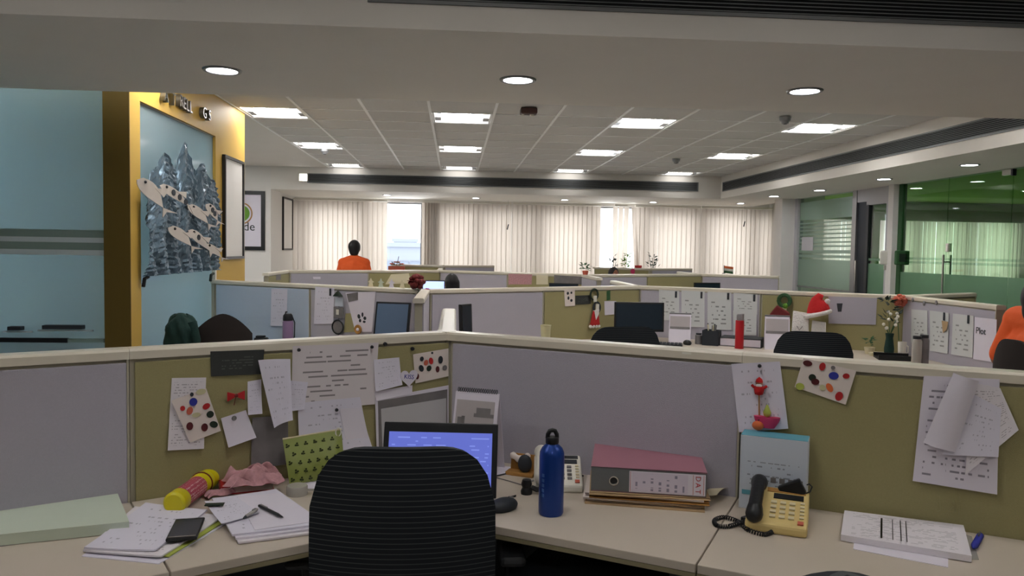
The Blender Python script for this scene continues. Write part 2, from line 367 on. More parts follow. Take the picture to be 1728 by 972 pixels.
# plain border of the ceiling left of the grid and above the camera's half
b = MB(); b.bb(-7, 7.77, ZC-.01, -2.06, YB, ZC+.02); b.build('ceiling_border', 'gypsum', ceil)
FIX = [(-1, -4), (2, -4), (5, -4), (8, -4), (-1, 0), (2, 0), (5, 0), (8, 0), (-1, 4), (2, 4), (5, 4), (8, 4), (-1, 8), (2, 8), (5, 8), (8, 8)]
FILL_FIX = [(-1, -14), (2, -14), (5, -14), (-1, -10), (2, -10), (5, -10)]  # unseen fixtures added over the viewpoint to light the near desks
tm = MB().bb(-.29, -.29, -.004, .29, .29, .012).mesh('tile', 'tile')
tn = MB().bb(-.235, -.29, -.004, .235, .29, .012).mesh('tile', 'tile')
for i in range(-1, 10):
    for j in list(range(-5, 9))+list(range(-19, -7)):
        if (i, j) in FIX or (i, j) in FILL_FIX: continue
        x = GX+.6*i+.3; y = GY+.6*j+.3
        if i == 9: link('tile', tn, ceil, (x-.055, y, ZC))
        else: link('tile', tm, ceil, (x, y, ZC))
for i in range(-1, 10):
    for y0, y1 in ((YN1-.1, YB), (-4.2, YN0+.1)):
        MB().bb(-.012, 0, -.012, .012, y1-y0, .02).build('grid_runner', 'tbar', ceil, (GX+.6*i, y0, ZC))
for j in list(range(-4, 9))+list(range(-19, -6)):
    MB().bb(XY, -.008, -.009, XR, .008, .018).build('grid_cross_tee', 'tbar', ceil, (0, GY+.6*j, ZC))

# fluorescent fixtures, one ceiling module each
def fixture(i, j, mat, lab):
    t = thing('ceiling_light', lab, 'ceiling light', (GX+.6*i+.3, GY+.6*j+.3, ZC), 0, 'recessed square fluorescent ceiling lights')
    b = MB(); h = .285
    b.bb(-h, -h, -.006, h, -h+.02, .08); b.bb(-h, h-.02, -.006, h, h, .08); b.bb(-h, -h, -.006, -h+.02, h, .08); b.bb(h-.02, -h, -.006, h, h, .08); b.bb(-h, -h, .08, h, h, .09)
    b.build('frame', 'tbar', t)
    b = MB(); b.add([(-.26, -.265, .0), (.26, -.265, .0), (.26, -.06, .07), (-.26, -.06, .07)], [(0, 3, 2, 1)]); b.build('reflector_wing', mat.replace('tube', 'wing').replace('lamp_fill', 'lamp_wing_fill'), t)  # wing glows: the lamp light it would reflect is put into emission
    b = MB(); b.add([(-.26, .265, .0), (.26, .265, .0), (.26, .06, .07), (-.26, .06, .07)], [(0, 1, 2, 3)]); b.build('reflector_wing', mat.replace('tube', 'wing').replace('lamp_fill', 'lamp_wing_fill'), t)
    MB().bb(-.2, .0, -.004, .2, .2, .05).build('diffuser', mat, t, bevel=.01)
    for s in (-1, 1): MB().bb(s*.235-.03, .0, .0, s*.235+.03, .2, .045).build('end_plate', 'steel', t)
    b = MB()
    for q in range(14): b.bb(-.19+q*.029, -.05, .004, -.175+q*.029, -.01, .02)
    b.build('louvre', 'white_plastic', t)
FL = {-4: 'row hidden above the near beam', 0: 'nearest row of the tiled ceiling', 4: 'middle row of the tiled ceiling', 8: 'farthest row by the window beam'}
FC = {-1: 'leftmost', 2: 'second from the left', 5: 'third from the left', 8: 'rightmost'}
for i, j in FIX: fixture(i, j, 'lamp_tube_%d' % j, 'square fluorescent ceiling light, %s in the %s' % (FC[i], FL[j]))
for (i, j), w_ in zip(FILL_FIX, ('rear left', 'rear middle', 'rear right', 'front left', 'front middle', 'front right')): fixture(i, j, 'lamp_fill', 'added unseen fill light in the ceiling over the viewpoint, %s of six' % w_)

for k, (x, y) in enumerate(((-3.4, 9.0), (-3.4, 11.2))):  # out-of-view lamps added to brighten the picture wall
    t = thing('ceiling_light', 'added unseen ceiling light filling the passage behind the yellow wall, the %s one' % ('near', 'far')[k], 'ceiling light', (x, y, ZC-.01), 0, 'added lamps of the passage behind the yellow wall')
    MB().bb(-.3, -.3, -.02, .3, .3, 0).build('housing', 'tbar', t); MB().bb(-.27, -.27, -.026, .27, .27, -.02).build('diffuser', 'lamp_tube', t)
# lowered beams and soffits
solid('ceiling_beam', [(-7, YN0, ZL, 12, YN1, 2.86)], 'gypsum', 'wide lowered plaster beam crossing the ceiling above the near desks', 'beam')
solid('ceiling_beam', [(XP, YB, ZL, XR, 15, 2.86)], 'gypsum', 'lowered plaster beam in front of the window wall', 'beam')
solid('ceiling_beam', [(XR, YN1, ZL, XG+.1, 15, 2.86)], 'gypsum', 'lowered plaster beam running along the glass rooms on the right', 'beam')

def air_grille(name, lab, L, zc, loc, rz, h=.125, n=8):
    """linear grille, local x along, -y outwards"""
    t = thing(name, lab, 'air grille', loc, rz)
    MB().bb(0, -.004, -h/2, L, .0, h/2).build('back_plate', 'grille_dark', t)
    b = MB(); b.bb(-.02, -.012, h/2, L+.02, 0, h/2+.014); b.bb(-.02, -.012, -h/2-.014, L+.02, 0, -h/2); b.bb(-.02, -.012, -h/2, 0, 0, h/2); b.bb(L, -.012, -h/2, L+.02, 0, h/2); b.build('frame', 'grille', t)
    me = MB().add([(0, -.012, -.002), (L, -.012, -.002), (L, -.002, .004), (0, -.002, .004), (0, -.012, -.005), (L, -.012, -.005), (L, -.002, .001), (0, -.002, .001)], [(0, 1, 2, 3), (7, 6, 5, 4), (0, 4, 5, 1), (1, 5, 6, 2), (2, 6, 7, 3), (3, 7, 4, 0)]).mesh('slat', 'grille')
    for k in range(n): link('slat', me, t, (0, 0, -h/2+(k+.5)*h/n))
air_grille('air_grille', 'long slatted air grille on the beam before the windows', 6.4, 0, (ony(521, 300, YB).x, YB, 2.56), 0)
air_grille('air_grille', 'long slatted air grille along the right hand beam', YB-.12-5.0, 0, (XR, YB-.12, 2.56), -PI/2)
air_grille('air_grille', 'dark slatted air grille on the near beam, cut by the upper frame edge', 5.2, 0, (-.35, YN0, ZL+.215), 0, .2, 13)
q = ony(512, 299, YB); t = thing('wall_light', 'small bright white lamp box at the left end of the window beam grille', 'wall light', (q.x, YB, q.z))
MB().bb(-.075, -.05, -.07, .075, 0, .07).build('housing', 'white_plastic', t, bevel=.006); MB().bb(-.05, -.056, -.06, .065, -.049, .045).build('diffuser', 'lamp_box', t)

# downlights
def downlight(p, lab, r=.088, mat='lamp_down', grp='round recessed downlights'):
    t = thing('downlight', lab, 'downlight', (p.x, p.y, p.z), 0, grp)
    MB().lathe([(r*.86, -.001), (r*.88, -.008), (r*1.06, -.009), (r*1.12, -.002), (r*1.12, .002)], 28).build('trim_ring', 'steel', t, smooth=40)
    MB().lathe([(0, -.004), (r*.86, -.004), (r*.86, 0)], 28).build('lamp_disc', mat, t, smooth=40)
for (px, py), lab in zip(((375, 118), (874, 134), (1358, 153)), ('left', 'middle', 'right')): downlight(onz(px, py, ZL), 'lit round downlight in the near beam, the %s one of three' % lab)
for (px, py), lab in zip(((653, 329), (803, 334), (953, 337), (1102, 341), (1250, 343)), ('leftmost', 'second from the left', 'third from the left', 'fourth from the left', 'rightmost')): downlight(onz(px, py, ZL), 'round downlight in the window soffit, %s of the row' % lab, .075)
for (px, py), lab in zip(((1306, 331), (1383, 321), (1492, 302), (1636, 278)), ('farthest, next to the white pillar', 'second from the white pillar', 'above the grey glazed door', 'nearest and brightest, before the green glass')): downlight(onz(px, py, ZL), 'round downlight in the right soffit, '+lab, .085)
# detectors
def detector(px, py, lab, mat='white_plastic', box=False):
    p = onz(px, py, ZC-.05); t = thing('smoke_detector', lab, 'smoke detector', (p.x, p.y, ZC-.012))
    if box:
        MB().bb(-.075, -.06, -.055, .075, .06, 0).build('housing', mat, t, bevel=.012); MB().lathe([(0, -.075), (.018, -.07), (.02, -.055)], 10, Matrix.Translation((.03, 0, 0))).build('sensor', 'white_plastic', t); MB().lathe([(0, -.07), (.012, -.066), (.014, -.055)], 10, Matrix.Translation((-.05, 0, 0))).build('sensor', 'white_plastic', t)
    else:
        MB().lathe([(0, -.06), (.03, -.06), (.036, -.04), (.05, -.03), (.055, 0)], 20).build('housing', mat, t, smooth=40); MB().lathe([(0, -.066), (.016, -.064), (.018, -.059)], 12).build('sensor', 'dark_metal', t)
detector(548, 257, 'small round smoke detector near the left ceiling lights', 'steel'); detector(892, 190, 'brown boxy detector in the middle of the tiled ceiling', 'detector_brown', True); detector(1141, 273, 'small grey smoke detector near the far right ceiling light', 'steel'); detector(1325, 205, 'grey smoke detector beside the near right ceiling light', 'steel')

# ---------------- window wall
PANES = [(505-12, 507), (518, 609), (624, 712), (741, 800), (814, 863), (868, 899), (914, 991), (1001, 1079), (1094, 1171), (1191, 1262), (1277, 1330)]
px2x = lambda px, y: ony(px, 400, y).x
PX = [(px2x(a, YW), px2x(c, YW)) for a, c in PANES]
RX = [(6.3, 6.95), (7.15, 7.95), (8.1, 8.9), (9.1, 9.95), (10.15, 11.0)]      # panes of the green room
ZTOP = {2: 2.31, 7: 2.31}
b = MB(); xs = PX+RX; x = -7
zl_, zs = 2.17, .85
for k, (a, c) in enumerate(xs):
    b.bb(x, YW, 0, a, 15, 2.86); b.bb(a, YW, 0, c, 15, zs); b.bb(a, YW, ZTOP.get(k, zl_), c, 15, 2.86); x = c
b.bb(x, YW, 0, 12, 15, 2.86)
struct(b.build('wall_back', 'white_wall'), 'window wall with white piers behind the vertical blinds', 'wall')
for k, (a, c) in enumerate(xs):
    wi = thing('window_%d' % (k+1), 'tall window pane in the far wall, number %d from the left' % (k+1), 'window', (a, YW+.12, zs)); wi['kind'] = 'structure'
    zt = ZTOP.get(k, zl_)-zs; W = c-a; b = MB(); e = .03 if W > .3 else .012
    b.bb(0, -.03, 0, e, .03, zt); b.bb(W-e, -.03, 0, W, .03, zt); b.bb(e, -.03, 0, W-e, .03, e); b.bb(e, -.03, zt-e, W-e, .03, zt); b.build('window_frame', 'steel', wi)
    MB().bb(e, -.004, e, W-e, .004, zt-e).build('pane', 'window_glass', wi)
# vertical blinds: every vane a piece
YV = 14.5; ZV0, ZV1 = .82, ZL-.03
def vane_mesh(w):
    b = MB(); n = 4; v = []
    for z in (0, ZV1-ZV0-.04):
        for i in range(n+1): t = i/n-.5; v.append((t*w, .006*(1-(2*t)**2), z))
        for i in range(n, -1, -1): t = i/n-.5; v.append((t*w, .006*(1-(2*t)**2)+.001, z))
    k = 2*n+2; f = [(i, (i+1) % k, k+(i+1) % k, k+i) for i in range(k)]+[tuple(range(k-1, -1, -1)), tuple(range(k, 2*k))]
    b.add(v, f); return b.mesh('vane', 'vane', 40)
vm = vane_mesh(.098); rnd = random.Random(3)
def blind(px0, px1, lab, tilt=None, x0=None, x1=None, pitch=.088, ang=.16, mesh=vm):
    a = px2x(px0, YV) if x0 is None else x0; c = px2x(px1, YV) if x1 is None else x1
    t = thing('vertical_blind', lab, 'blind', (a, YV, ZV0), 0, 'white vertical blinds on the window wall')
    MB().bb(0, -.025, ZV1-ZV0-.035, c-a, .025, ZV1-ZV0).build('headrail', 'white_plastic', t)
    n = max(1, round((c-a)/pitch)); p = (c-a)/n
    for k in range(n):
        o = link('vane', mesh, t, ((k+.5)*p, 0, 0), ang+rnd.uniform(-.1, .1))
        if tilt: o.rotation_euler = (0, tilt*(k-n/2+.5)/n, o.rotation_euler.z)
    return t
blind(494, 653, 'white vertical blind at the far left of the window wall, left of the uncovered pane')
blind(712, 741, 'bunched narrow vertical blind just right of the uncovered pane', pitch=.05, ang=.9)
blind(742, 862, 'white vertical blind in the second bay, right of the bunched vanes')
blind(865, 1013, 'white vertical blind in the middle bay of the window wall')
blind(1036, 1058, 'two or three loose vanes hanging between bright gaps above the plants', tilt=.05)
blind(1071, 1181, 'white vertical blind right of the bright gap above the plants')
blind(1183, 1311, 'white vertical blind at the far right of the open office windows')
blind(0, 0, 'vertical blind behind the green glass of the right hand room', x0=6.45, x1=8.5)
blind(0, 0, 'vertical blind deep in the green glass room, partly out of frame', x0=8.55, x1=11.2)
# slanting vane seen against the bright gap
t = tag(link('loose_vane', vm, None, (px2x(1077, YV-.06), YV-.06, ZV0), 0, rot=(0, -.075, .3)), 'single white vane swung askew in front of the window wall', 'blind vane')
for px, py, lab in ((857, 383, 'short dark blind wand weight hanging in the second bay'), (1256, 378, 'short dark blind cord weight hanging in the far right bay')):
    p = ony(px, py, YV-.08); t = thing('blind_cord', lab, 'blind cord', (p.x, p.y, p.z))
    MB().tube([(0, 0, ZL-p.z), (0, 0, .06)], .002, 6).build('cord', 'steel', t); MB().tube([(.012, 0, .05), (-.012, 0, -.05)], .011, 8).build('weight', 'dark_metal', t)
# far buildings outside
def tower(px0, px1, py, Y, lab, nwin):
    a, c = ony(px0, py, Y), ony(px1, py, Y); t = thing('far_building', lab, 'building', ((a.x+c.x)/2, Y, -30)); W = c.x-a.x; H = a.z+30
    MB().bb(-W/2, 0, 0, W/2, W*.6, H).build('wall', 'facade', t)
    MB().bb(-W/2-.2, -.2, H, W/2+.2, W*.6, H+.4).build('parapet', 'facade', t)
    wm = MB().bb(-.6, -.1, -.7, .6, .05, .7).mesh('window', 'facade_glass')
    for r in range(4):
        for k in range(nwin): link('window', wm, t, (-W/2+(k+.5)*W/nwin, 0, H-2-3.2*r))
tower(640, 716, 416, 70, 'pale hazy building block seen through the uncovered pane', 3)
tower(664, 703, 408, 95, 'taller hazy tower rising behind the pale block outside', 3)
tower(1212, 1275, 431, 60, 'pale low building outside behind the far right blind', 3)

# ---------------- left: facing wall, pillar wall, yellow wall, blue glass room
solid('wall_left', [(-7, YB, 0, XP-.12, YB+.12, 2.86), (XP-.12, YB, 0, XP, YW, 2.86)], 'white_wall', 'white wall and pillar left of the windows carrying two framed pictures', 'wall')
YY0, YY1 = onx(219, 300, XY).y, onx(413, 300, XY).y
YO0, YO1 = onx(237, 300, XY).y, onx(364, 300, XY).y
ZO = 2.39; TH = -.175
xb = ony(175, 300, YY0).x
b = MB(); b.bb(xb, YY0+.004, 0, XY, YO0, 2.86); b.bb(xb, YO0, ZO, XY, YO1, 2.86); b.bb(xb, YO1, 0, XY, YY1, 2.86); b.bb(xb, YO0, 0, XY, YO1, .12)
yw = struct(b.build('wall_yellow', 'yellow_wall'), 'glossy yellow wall with a tall glazed opening beside the desks', 'wall')
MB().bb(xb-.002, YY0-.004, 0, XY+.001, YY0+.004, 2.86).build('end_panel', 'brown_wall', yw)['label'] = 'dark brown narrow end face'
wg = struct(thing('window_20', 'frosted blue glass pane set into the yellow wall', 'window', (XY-.03, YO0, .12)), None, None)
MB().bb(-.006, 0, 0, .006, YO1-YO0, ZO-.12).build('pane', 'frost_blue', wg)
b = MB(); b.bb(-.02, YO1-YO0-.03, 0, .035, YO1-YO0, 1.13); b.build('glazing_post', 'white_plastic', wg)
MB().bb(.0, 0, ZO-.13, .012, YO1-YO0, ZO-.12).build('glazing_bead', 'steel', wg)
# glass front of the blue room
lg = struct(thing('window_21', 'wide frosted blue glass front of the meeting room on the left', 'window', (-6.9, YY0+.05, 0)), None, None)
W = xb+6.9
MB().bb(0, -.006, 0, W, .006, 2.5).build('pane', 'frost_blue', lg)
zz = lambda py: ony(90, py, YY0+.05).z
for y0, y1, m_ in ((387, 400, 'frost_band_dark'), (400, 408.5, 'frost_band'), (408.5, 421, 'frost_band_dark'), (421, 430, 'frost_band')):
    MB().bb(0, -.009, zz(y1), W, -.006, zz(y0)).build('film_band', m_, lg)
# blue room behind: walls, table seen as dark lines low down
solid('wall_room', [(-7, 5, 0, -6.9, YB, 2.86), (-6.9, 7.6, 0, xb, 7.7, 2.86)], 'pale_blue_wall', 'pale blue walls of the meeting room behind the frosted glass', 'wall')
for yy, lab in ((6.0, 'near'), (6.9, 'far')):  # unseen lamps added to brighten the frosted glass from behind
    t = thing('ceiling_light', 'added unseen ceiling light inside the frosted meeting room, the %s one' % lab, 'ceiling light', (-4.2, yy, 2.84), 0, 'added lamps of the frosted meeting room')
    MB().bb(-.6, -.15, -.03, .6, .15, .02).build('housing', 'tbar', t); MB().bb(-.58, -.13, -.036, .58, .13, -.03).build('diffuser', 'lamp_room_fill', t)
t = thing('meeting_table', 'white meeting table close behind the frosted blue glass', 'table', (-3.6, 5.55, 0))
MB().bb(-1.2, -.35, .84, 1.1, .35, .9).build('tabletop', 'white_plastic', t)
for sx in (-1, 1):
    for sy in (-1, 1): MB().bb(sx*1.0-.03, sy*.28-.03, 0, sx*1.0+.03, sy*.28+.03, .84).build('leg', 'steel', t)
for px, wpx, py, lab in ((97, 66, 554, 'thin black tray lying flat before the blue glass'), (15, 22, 556, 'short black tray at the left frame edge before the blue glass')):
    p = ony(px, py, YY0-.06); wd = mlen(wpx, p); t = thing('wall_ledge', lab, 'ledge', (p.x, YY0+.042, p.z))
    MB().bb(-wd/2, -.05, -.012, wd/2, 0, .012).build('ledge', 'charcoal', t, bevel=.003); MB().bb(-wd/2-.05, -.004, -.03, wd/2+.05, 0, -.02).build('ledge_strip', 'frost_band', t)
p = ony(60, 576, YY0-.03); t = thing('glass_door_track', 'dark brush strip along the foot of the blue glass front', 'track', (p.x-1.5, YY0+.042, p.z))
MB().bb(0, -.02, -.014, 1.5+mlen(45, p), 0, .014).build('brush', 'black_soft', t); MB().bb(1.5+mlen(45, p), -.016, -.012, 1.5+mlen(105, p), 0, .012).build('rail', 'frost_band_dark', t)

# lettering on the yellow wall
WPY = Plane((XY, YY0), (XY, YY1))
t = thing('wall_lettering', 'dark metal capital letters fixed above the glazed opening of the yellow wall', 'lettering', (XY, YO0, 2.45))
for ch, px, py in (('A', 272, 162), ('T', 285, 168.5), ('R', 298, 171), ('E', 303.5, 175), ('L', 309, 178.5), ('L', 314.5, 181.5), ('G', 338, 191), ('S', 346.5, 195.5)):
    a, z = WPY.hit(px, py); me = text_mesh(ch, .125, .018, 'letter_metal')
    o = link('letter', me, t, (.02, WPY.world(a, z).y-YO0, z-2.45), rot=(PI/2, 0, PI/2))

# framed board on the yellow wall, pictures on the white walls
def framed(name, lab, pl, x0, x1, ytop, ybot, art, off=.0, fw_=.035, frame='frame_black', cat='picture', fd=.03):
    a0, z1 = pl.hit((x0+x1)/2, ytop); _, z0 = pl.hit((x0+x1)/2, ybot); a0, _ = pl.hit(x0, 400); a1, _ = pl.hit(x1, 400)
    p = pl.world((a0+a1)/2, (z0+z1)/2, off); t = thing(name, lab, cat, p, pl.ang); W = a1-a0; H = z1-z0
    b = MB(); b.bb(-W/2, -fd, -H/2, -W/2+fw_, 0, H/2); b.bb(W/2-fw_, -fd, -H/2, W/2, 0, H/2); b.bb(-W/2+fw_, -fd, H/2-fw_, W/2-fw_, 0, H/2); b.bb(-W/2+fw_, -fd, -H/2, W/2-fw_, 0, -H/2+fw_); b.build('frame', frame, t)
    MB().bb(-W/2+fw_, -fd*.5, -H/2+fw_, W/2-fw_, 0, H/2-fw_).build('board', art, t)
    return t, W, H, p
framed('framed_board', 'white board in a thin black frame on the yellow wall', WPY, 375, 407.5, 267, 437, 'white_wall', 0, .025)
PLW = Plane((-7, YB), (XP, YB))
t, W, H, p = framed('framed_poster', 'black framed poster with a round green emblem and script lettering, half hidden', PLW, 377, 447.5, 322, 422, 'paper', 0, .06)
q = PLW.hit(408, 360); cx = q[0]; MB().lathe([(0, 0), (.13, 0), (.13, .004), (0, .004)], 32, Matrix.Translation((PLW.world(*q).x-p.x, -.02, q[1]-p.z)) @ Matrix.Rotation(PI/2, 4, 'X')).build('emblem', 'leaf', t)
MB().tube([(PLW.world(*q).x-p.x+.165*math.cos(k*PI/24), -.02, q[1]-p.z+.165*math.sin(k*PI/24)) for k in range(48)], .01, 6, closed=True).build('emblem_ring', 'cork_brown', t)
q = PLW.hit(421, 383); link('script', text_mesh('de', .19, .002, 'black_plastic'), t, (PLW.world(*q).x-p.x, -.018, q[1]-p.z), rot=(PI/2, 0, 0))
framed('framed_board', 'narrow black framed white board on the pillar beside the blinds', Plane((XP, YB), (XP, YW)), 476, 492, 334, 422, 'white_wall', 0, .03)

# ---------------- right: pillar and glass rooms
PG = Plane((XG, YW), (XG, 5.0))                  # seen from the left side; local x runs towards the camera
gp = lambda px, py=420: PG.hit(px, py)
solid('wall_right', [(5.36, 12.45, 0, XG+.12, 12.75, ZL), (6.05, 12.6, 0, 6.15, YW, 2.86), (XG+.12, 12.6, 0, 6.05, 12.7, 2.86)], 'white_wall', 'white square pillar between the windows and the glass rooms', 'wall')
gw = struct(thing('window_30', 'glazed front of the rooms on the right with grey frames', 'window', PG.world(0, 0), PG.ang), None, None)
def gbox(name, px0, px1, z0, z1, mat, y0=-.03, y1=.03, bevel=0, par=gw):
    return MB().bb(gp(px0)[0], y0, z0, gp(px1)[0], y1, z1).build(name, mat, par, bevel=bevel)
MB().bb(gp(1340)[0], -.05, 0, gp(1349)[0], .05, ZL).build('frame_post', 'grey_wall', gw)
gbox('frame_post', 1439, 1446, 0, ZL, 'steel')
gbox('pane', 1349, 1439, .05, ZL, 'door_glass', -.004, .004)
zg = lambda px, py: PG.hit(px, py)[1]
bands = [(337, 369), (374, 376), (380.5, 382.5), (387, 389), (393.5, 396), (400.5, 403), (407.5, 410), (414, 417), (422, 427.5), (430.5, 435), (438.5, 486)]
for y0, y1 in bands: gbox('film_band', 1349, 1439, zg(1394, y1), zg(1394, y0), 'frost_white', -.008, -.004)
MB().bb(gp(1354)[0], -.014, zg(1363, 423), gp(1373)[0], -.009, zg(1363, 400)).build('notice', 'grey_wall', gw)
gbox('sill_rail', 1349, 1439, zg(1394, 489), zg(1394, 486.5), 'steel', -.02, .02)
gbox('door_leaf', 1446, 1463, 0, 2.2, 'charcoal', .0, .05); gbox('door_leaf_handle', 1449, 1450.5, .75, zg(1450, 440), 'ring_metal', -.05, -.02)
gbox('door_frame', 1446, 1463, 2.2, ZL, 'grey_wall', -.02, .05)
gbox('door_frame', 1463, 1500, zg(1480, 345), ZL, 'grey_wall'); gbox('door_frame', 1498, 1507, 0, ZL, 'grey_wall', -.04, .04); gbox('door_frame', 1463, 1467, 0, zg(1465, 345), 'dark_metal')
gbox('pane', 1467, 1498, .05, zg(1480, 345), 'door_glass', -.004, .004); gbox('film_band', 1467, 1498, .3, zg(1480, 445), 'frost_green', -.007, -.004); gbox('film_band', 1467, 1498, zg(1480, 440), zg(1480, 436), 'frost_green', -.007, -.004)
gbox('corner_post', 1507, 1516, 0, ZL, 'white_wall', -.09, .04)
gbox('corner_post', 1516, 1522, 0, ZL, 'green', -.02, .04)
seams = [1522, 1597, 1705, 1790, 1900]
for a, c in zip(seams, seams[1:]):
    s0, s1 = gp(a)[0]+.004, min(gp(c)[0], PG.L)-.004
    MB().bb(s0, -.006, .02, s1, .006, ZL).build('pane', 'green_glass', gw)
    z0, z1 = .3, zg(1620, 464)
    MB().bb(s0, -.009, z0, s1, -.0065, z1).build('film_band', 'frost_green', gw)
    for ya, yb_ in ((436, 440), (443, 447)): MB().bb(s0, -.008, zg(1620, yb_), s1, -.0065, zg(1620, ya)).build('film_band', 'door_glass', gw)
b = MB()
for s in (-1, 1):
    a = gp(1599)[0]; b.tube([(a, s*.045, .8), (a, s*.045, zg(1599, 430))], .012, 8)
    for zq in (.95, zg(1599, 442)): b.tube([(a, 0, zq), (a, s*.045, zq)], .008, 6)
b.build('pull_handle', 'ring_metal', gw, smooth=50)
MB().bb(gp(1599)[0], -.025, zg(1601, 425), gp(1602.5)[0], .025, zg(1601, 411)).build('lock_case', 'white_plastic', gw)
MB().bb(gp(1688)[0], -.02, zg(1697, 296), gp(1703)[0], .02, zg(1697, 287)).build('patch_fitting', 'ring_metal', gw); MB().bb(gp(1703)[0], -.022, zg(1697, 298), gp(1706)[0], .022, zg(1697, 287)).build('patch_fitting', 'dark_metal', gw)
p = PG.world(*gp(1506, 435), .09); wd = mlen(20, p)
t = thing('switch_box_and_reflection', 'white wall box with rounded corners on the post between the doors', 'wall box', p, -.2); MB().bb(-wd/2, -.04, -.09, wd/2, 0, .09).build('housing', 'white_plastic', t, bevel=.02); MB().bb(-.02, -.02, -.16, .02, 0, -.1).build('button', 'ring_metal', t)
p = PG.world(*gp(1524, 435), .03); t = thing('switch_box_and_reflection', 'dark green box standing for a reflection in the green glass', 'wall box', p, 0); MB().bb(-.09, -.05, -.09, .09, 0, .09).build('housing', 'green', t, bevel=.015); MB().bb(-.05, -.056, -.05, .05, -.05, .05).build('cover', 'dark_green', t)  # green-tinted reflection in the glass, modelled as a solid box
# green room behind the glass
solid('wall_green', [(11.3, 4.9, 0, 11.4, YW, 2.86), (XG+.1, 4.85, 0, 11.4, 4.9, 2.86), (6.15, 14.35, 2.14, 11.3, 14.45, 2.86), (XG+.1, 10.3, 0, XG+.2, 10.36, 2.86)], 'room_green', 'green painted walls and pelmet of the glass room on the right', 'wall')
solid('ceiling_room', [(XG+.1, 4.9, 2.5, 11.3, 14.4, 2.54)], 'lime_green', 'lime green painted ceiling of the glass room', 'ceiling')
for (x, y), lab in zip(((7.0, 8.6), (8.8, 8.6), (7.0, 11.4), (8.8, 11.4)), ('near left', 'near right', 'far left', 'far right')): downlight(Vector((x, y, 2.5)), 'round downlight in the lime green ceiling, the %s one' % lab, .09, 'lamp_green_room', 'downlights of the green room')
# walls behind the camera close the office
solid('wall_near', [(-7, -5, 0, 12, -4.9, 2.86), (-7, -5, 0, -6.9, 5.1, 2.86), (11.9, -5, 0, 12, 15, 2.86)], 'white_wall', 'plain white office walls behind the viewpoint', 'wall')
# ================================================================== WORKSTATIONS
m_ = 1.0465; SX = m_*math.cos(PI/6); G = 2.8395; HP = 1.17; ZD = .73
V1 = (-.026, 2.809); L2 = -.2124; Y2 = V1[1]+G; Y2f = Y2+m_; Y3 = Y2f+G; Y3f = Y3+m_; Y4 = Y3f+G
def panel(A, B, front, lab, back='fabric_grey', k=0):
    d = Vector((B[0]-A[0], B[1]-A[1])); L = d.length; e = .034; rz = math.atan2(d.y, d.x)
    t = thing('partition_panel', lab, 'partition', (A[0], A[1], 0), rz, 'fabric covered workstation partitions')
    g0, g1 = (.03 if k == 0 else .0015), L-.0015
    MB().bb(g0, -.022, .03, g1-.006, .022, HP-.03).build('core', 'core', t)
    MB().bb(g0+.012, -.031, .06, g1-.006, -.022, HP-.04).build('fabric_insert', front, t, bevel=.003)
    MB().bb(g0+.012, .022, .06, g1-.006, .031, HP-.04).build('fabric_insert', back, t, bevel=.003)
    b = MB(); pr = [(-.034, HP-.03), (.034, HP-.03), (.034, HP-.008), (.028, HP-.001), (.018, HP), (-.018, HP), (-.028, HP-.001), (-.034, HP-.008)]
    v = [(.0005, y, z) for y, z in pr]+[(g1+.001, y, z) for y, z in pr]; n = 8
    b.add(v, [(i, (i+1) % n, n+(i+1) % n, n+i) for i in range(n)]+[tuple(range(n-1, -1, -1)), tuple(range(n, 2*n))]); b.build('top_cap', 'cap', t)
    MB().bb(g1-.006, -.0315, .03, g1, .0315, HP-.03).build('edge_trim', 'core', t)
    MB().bb(g0, -.028, 0, g1, .028, .03).build('foot_rail', 'dark_metal', t)
    return t
def run(A, B, mats, labs):
    n = len(mats); A = Vector(A); B = Vector(B)
    for k in range(n): panel(A+(B-A)*k/n, A+(B-A)*(k+1)/n, mats[k], labs[k], k=k)
V = {'1': V1, '1a': (V1[0]-2*SX, V1[1]-m_), '1c': (V1[0]+2*SX, V1[1]-m_), '2a': (L2, Y2), '2b': (L2+2*SX, Y2f), '2c': (L2+4*SX, Y2), '2l': (L2-2*SX+.012, Y2f), '3l': (L2-2*SX, Y3), '3a': (L2, Y3f), '3b': (L2+2*SX, Y3), '3c': (L2+4*SX, Y3f), '4a': (L2, Y4), '4c': (L2+4*SX, Y4)}
run(V['1a'], V1, ['fabric_grey', 'fabric_olive'], ['grey fabric partition at the left edge of the near desk', 'olive fabric pinboard partition left of the near corner'])
run(V1, V['1c'], ['fabric_grey', 'fabric_olive'], ['bare grey fabric partition right of the near corner', 'olive fabric pinboard partition at the right of the near desk'])
run(V1, (V1[0], V1[1]+m_), ['fabric_grey'], ['short partition running back from the near corner, seen end on'])
run(V['2l'], V['2a'], ['fabric_blue', 'fabric_grey'], ['bluish grey partition next to the yellow wall', 'grey pinboard partition with the dark monitor before it'])
run(V['2a'], V['2b'], ['fabric_grey', 'fabric_olive'], ['bare grey partition in the second row behind the near corner', 'olive partition in the second row with pinned ornaments'])
run(V['2b'], V['2c'], ['fabric_grey', 'fabric_olive'], ['grey partition in the second row with a row of white notices', 'olive partition in the second row behind the red hat'])
run(V['2c'], (V['2c'][0], Y2-m_), ['fabric_grey'], ['grey partition on the right running towards the viewer with pinned lists'])
run(V['2c'], (V['2c'][0]+SX, Y2+m_/2), ['fabric_olive'], ['olive partition on the right running back behind the pink flower'])
run((L2, Y2-m_), V['2a'], ['fabric_grey'], ['short partition running forward under the red flower'])
run(V['2b'], (V['2b'][0], Y2f+m_), ['fabric_grey'], ['short partition running back behind the second row, bright cap only'])
run((V['3l'][0], Y3-m_), V['3l'], ['fabric_olive'], ['short olive partition running forward at the left of the third row'])
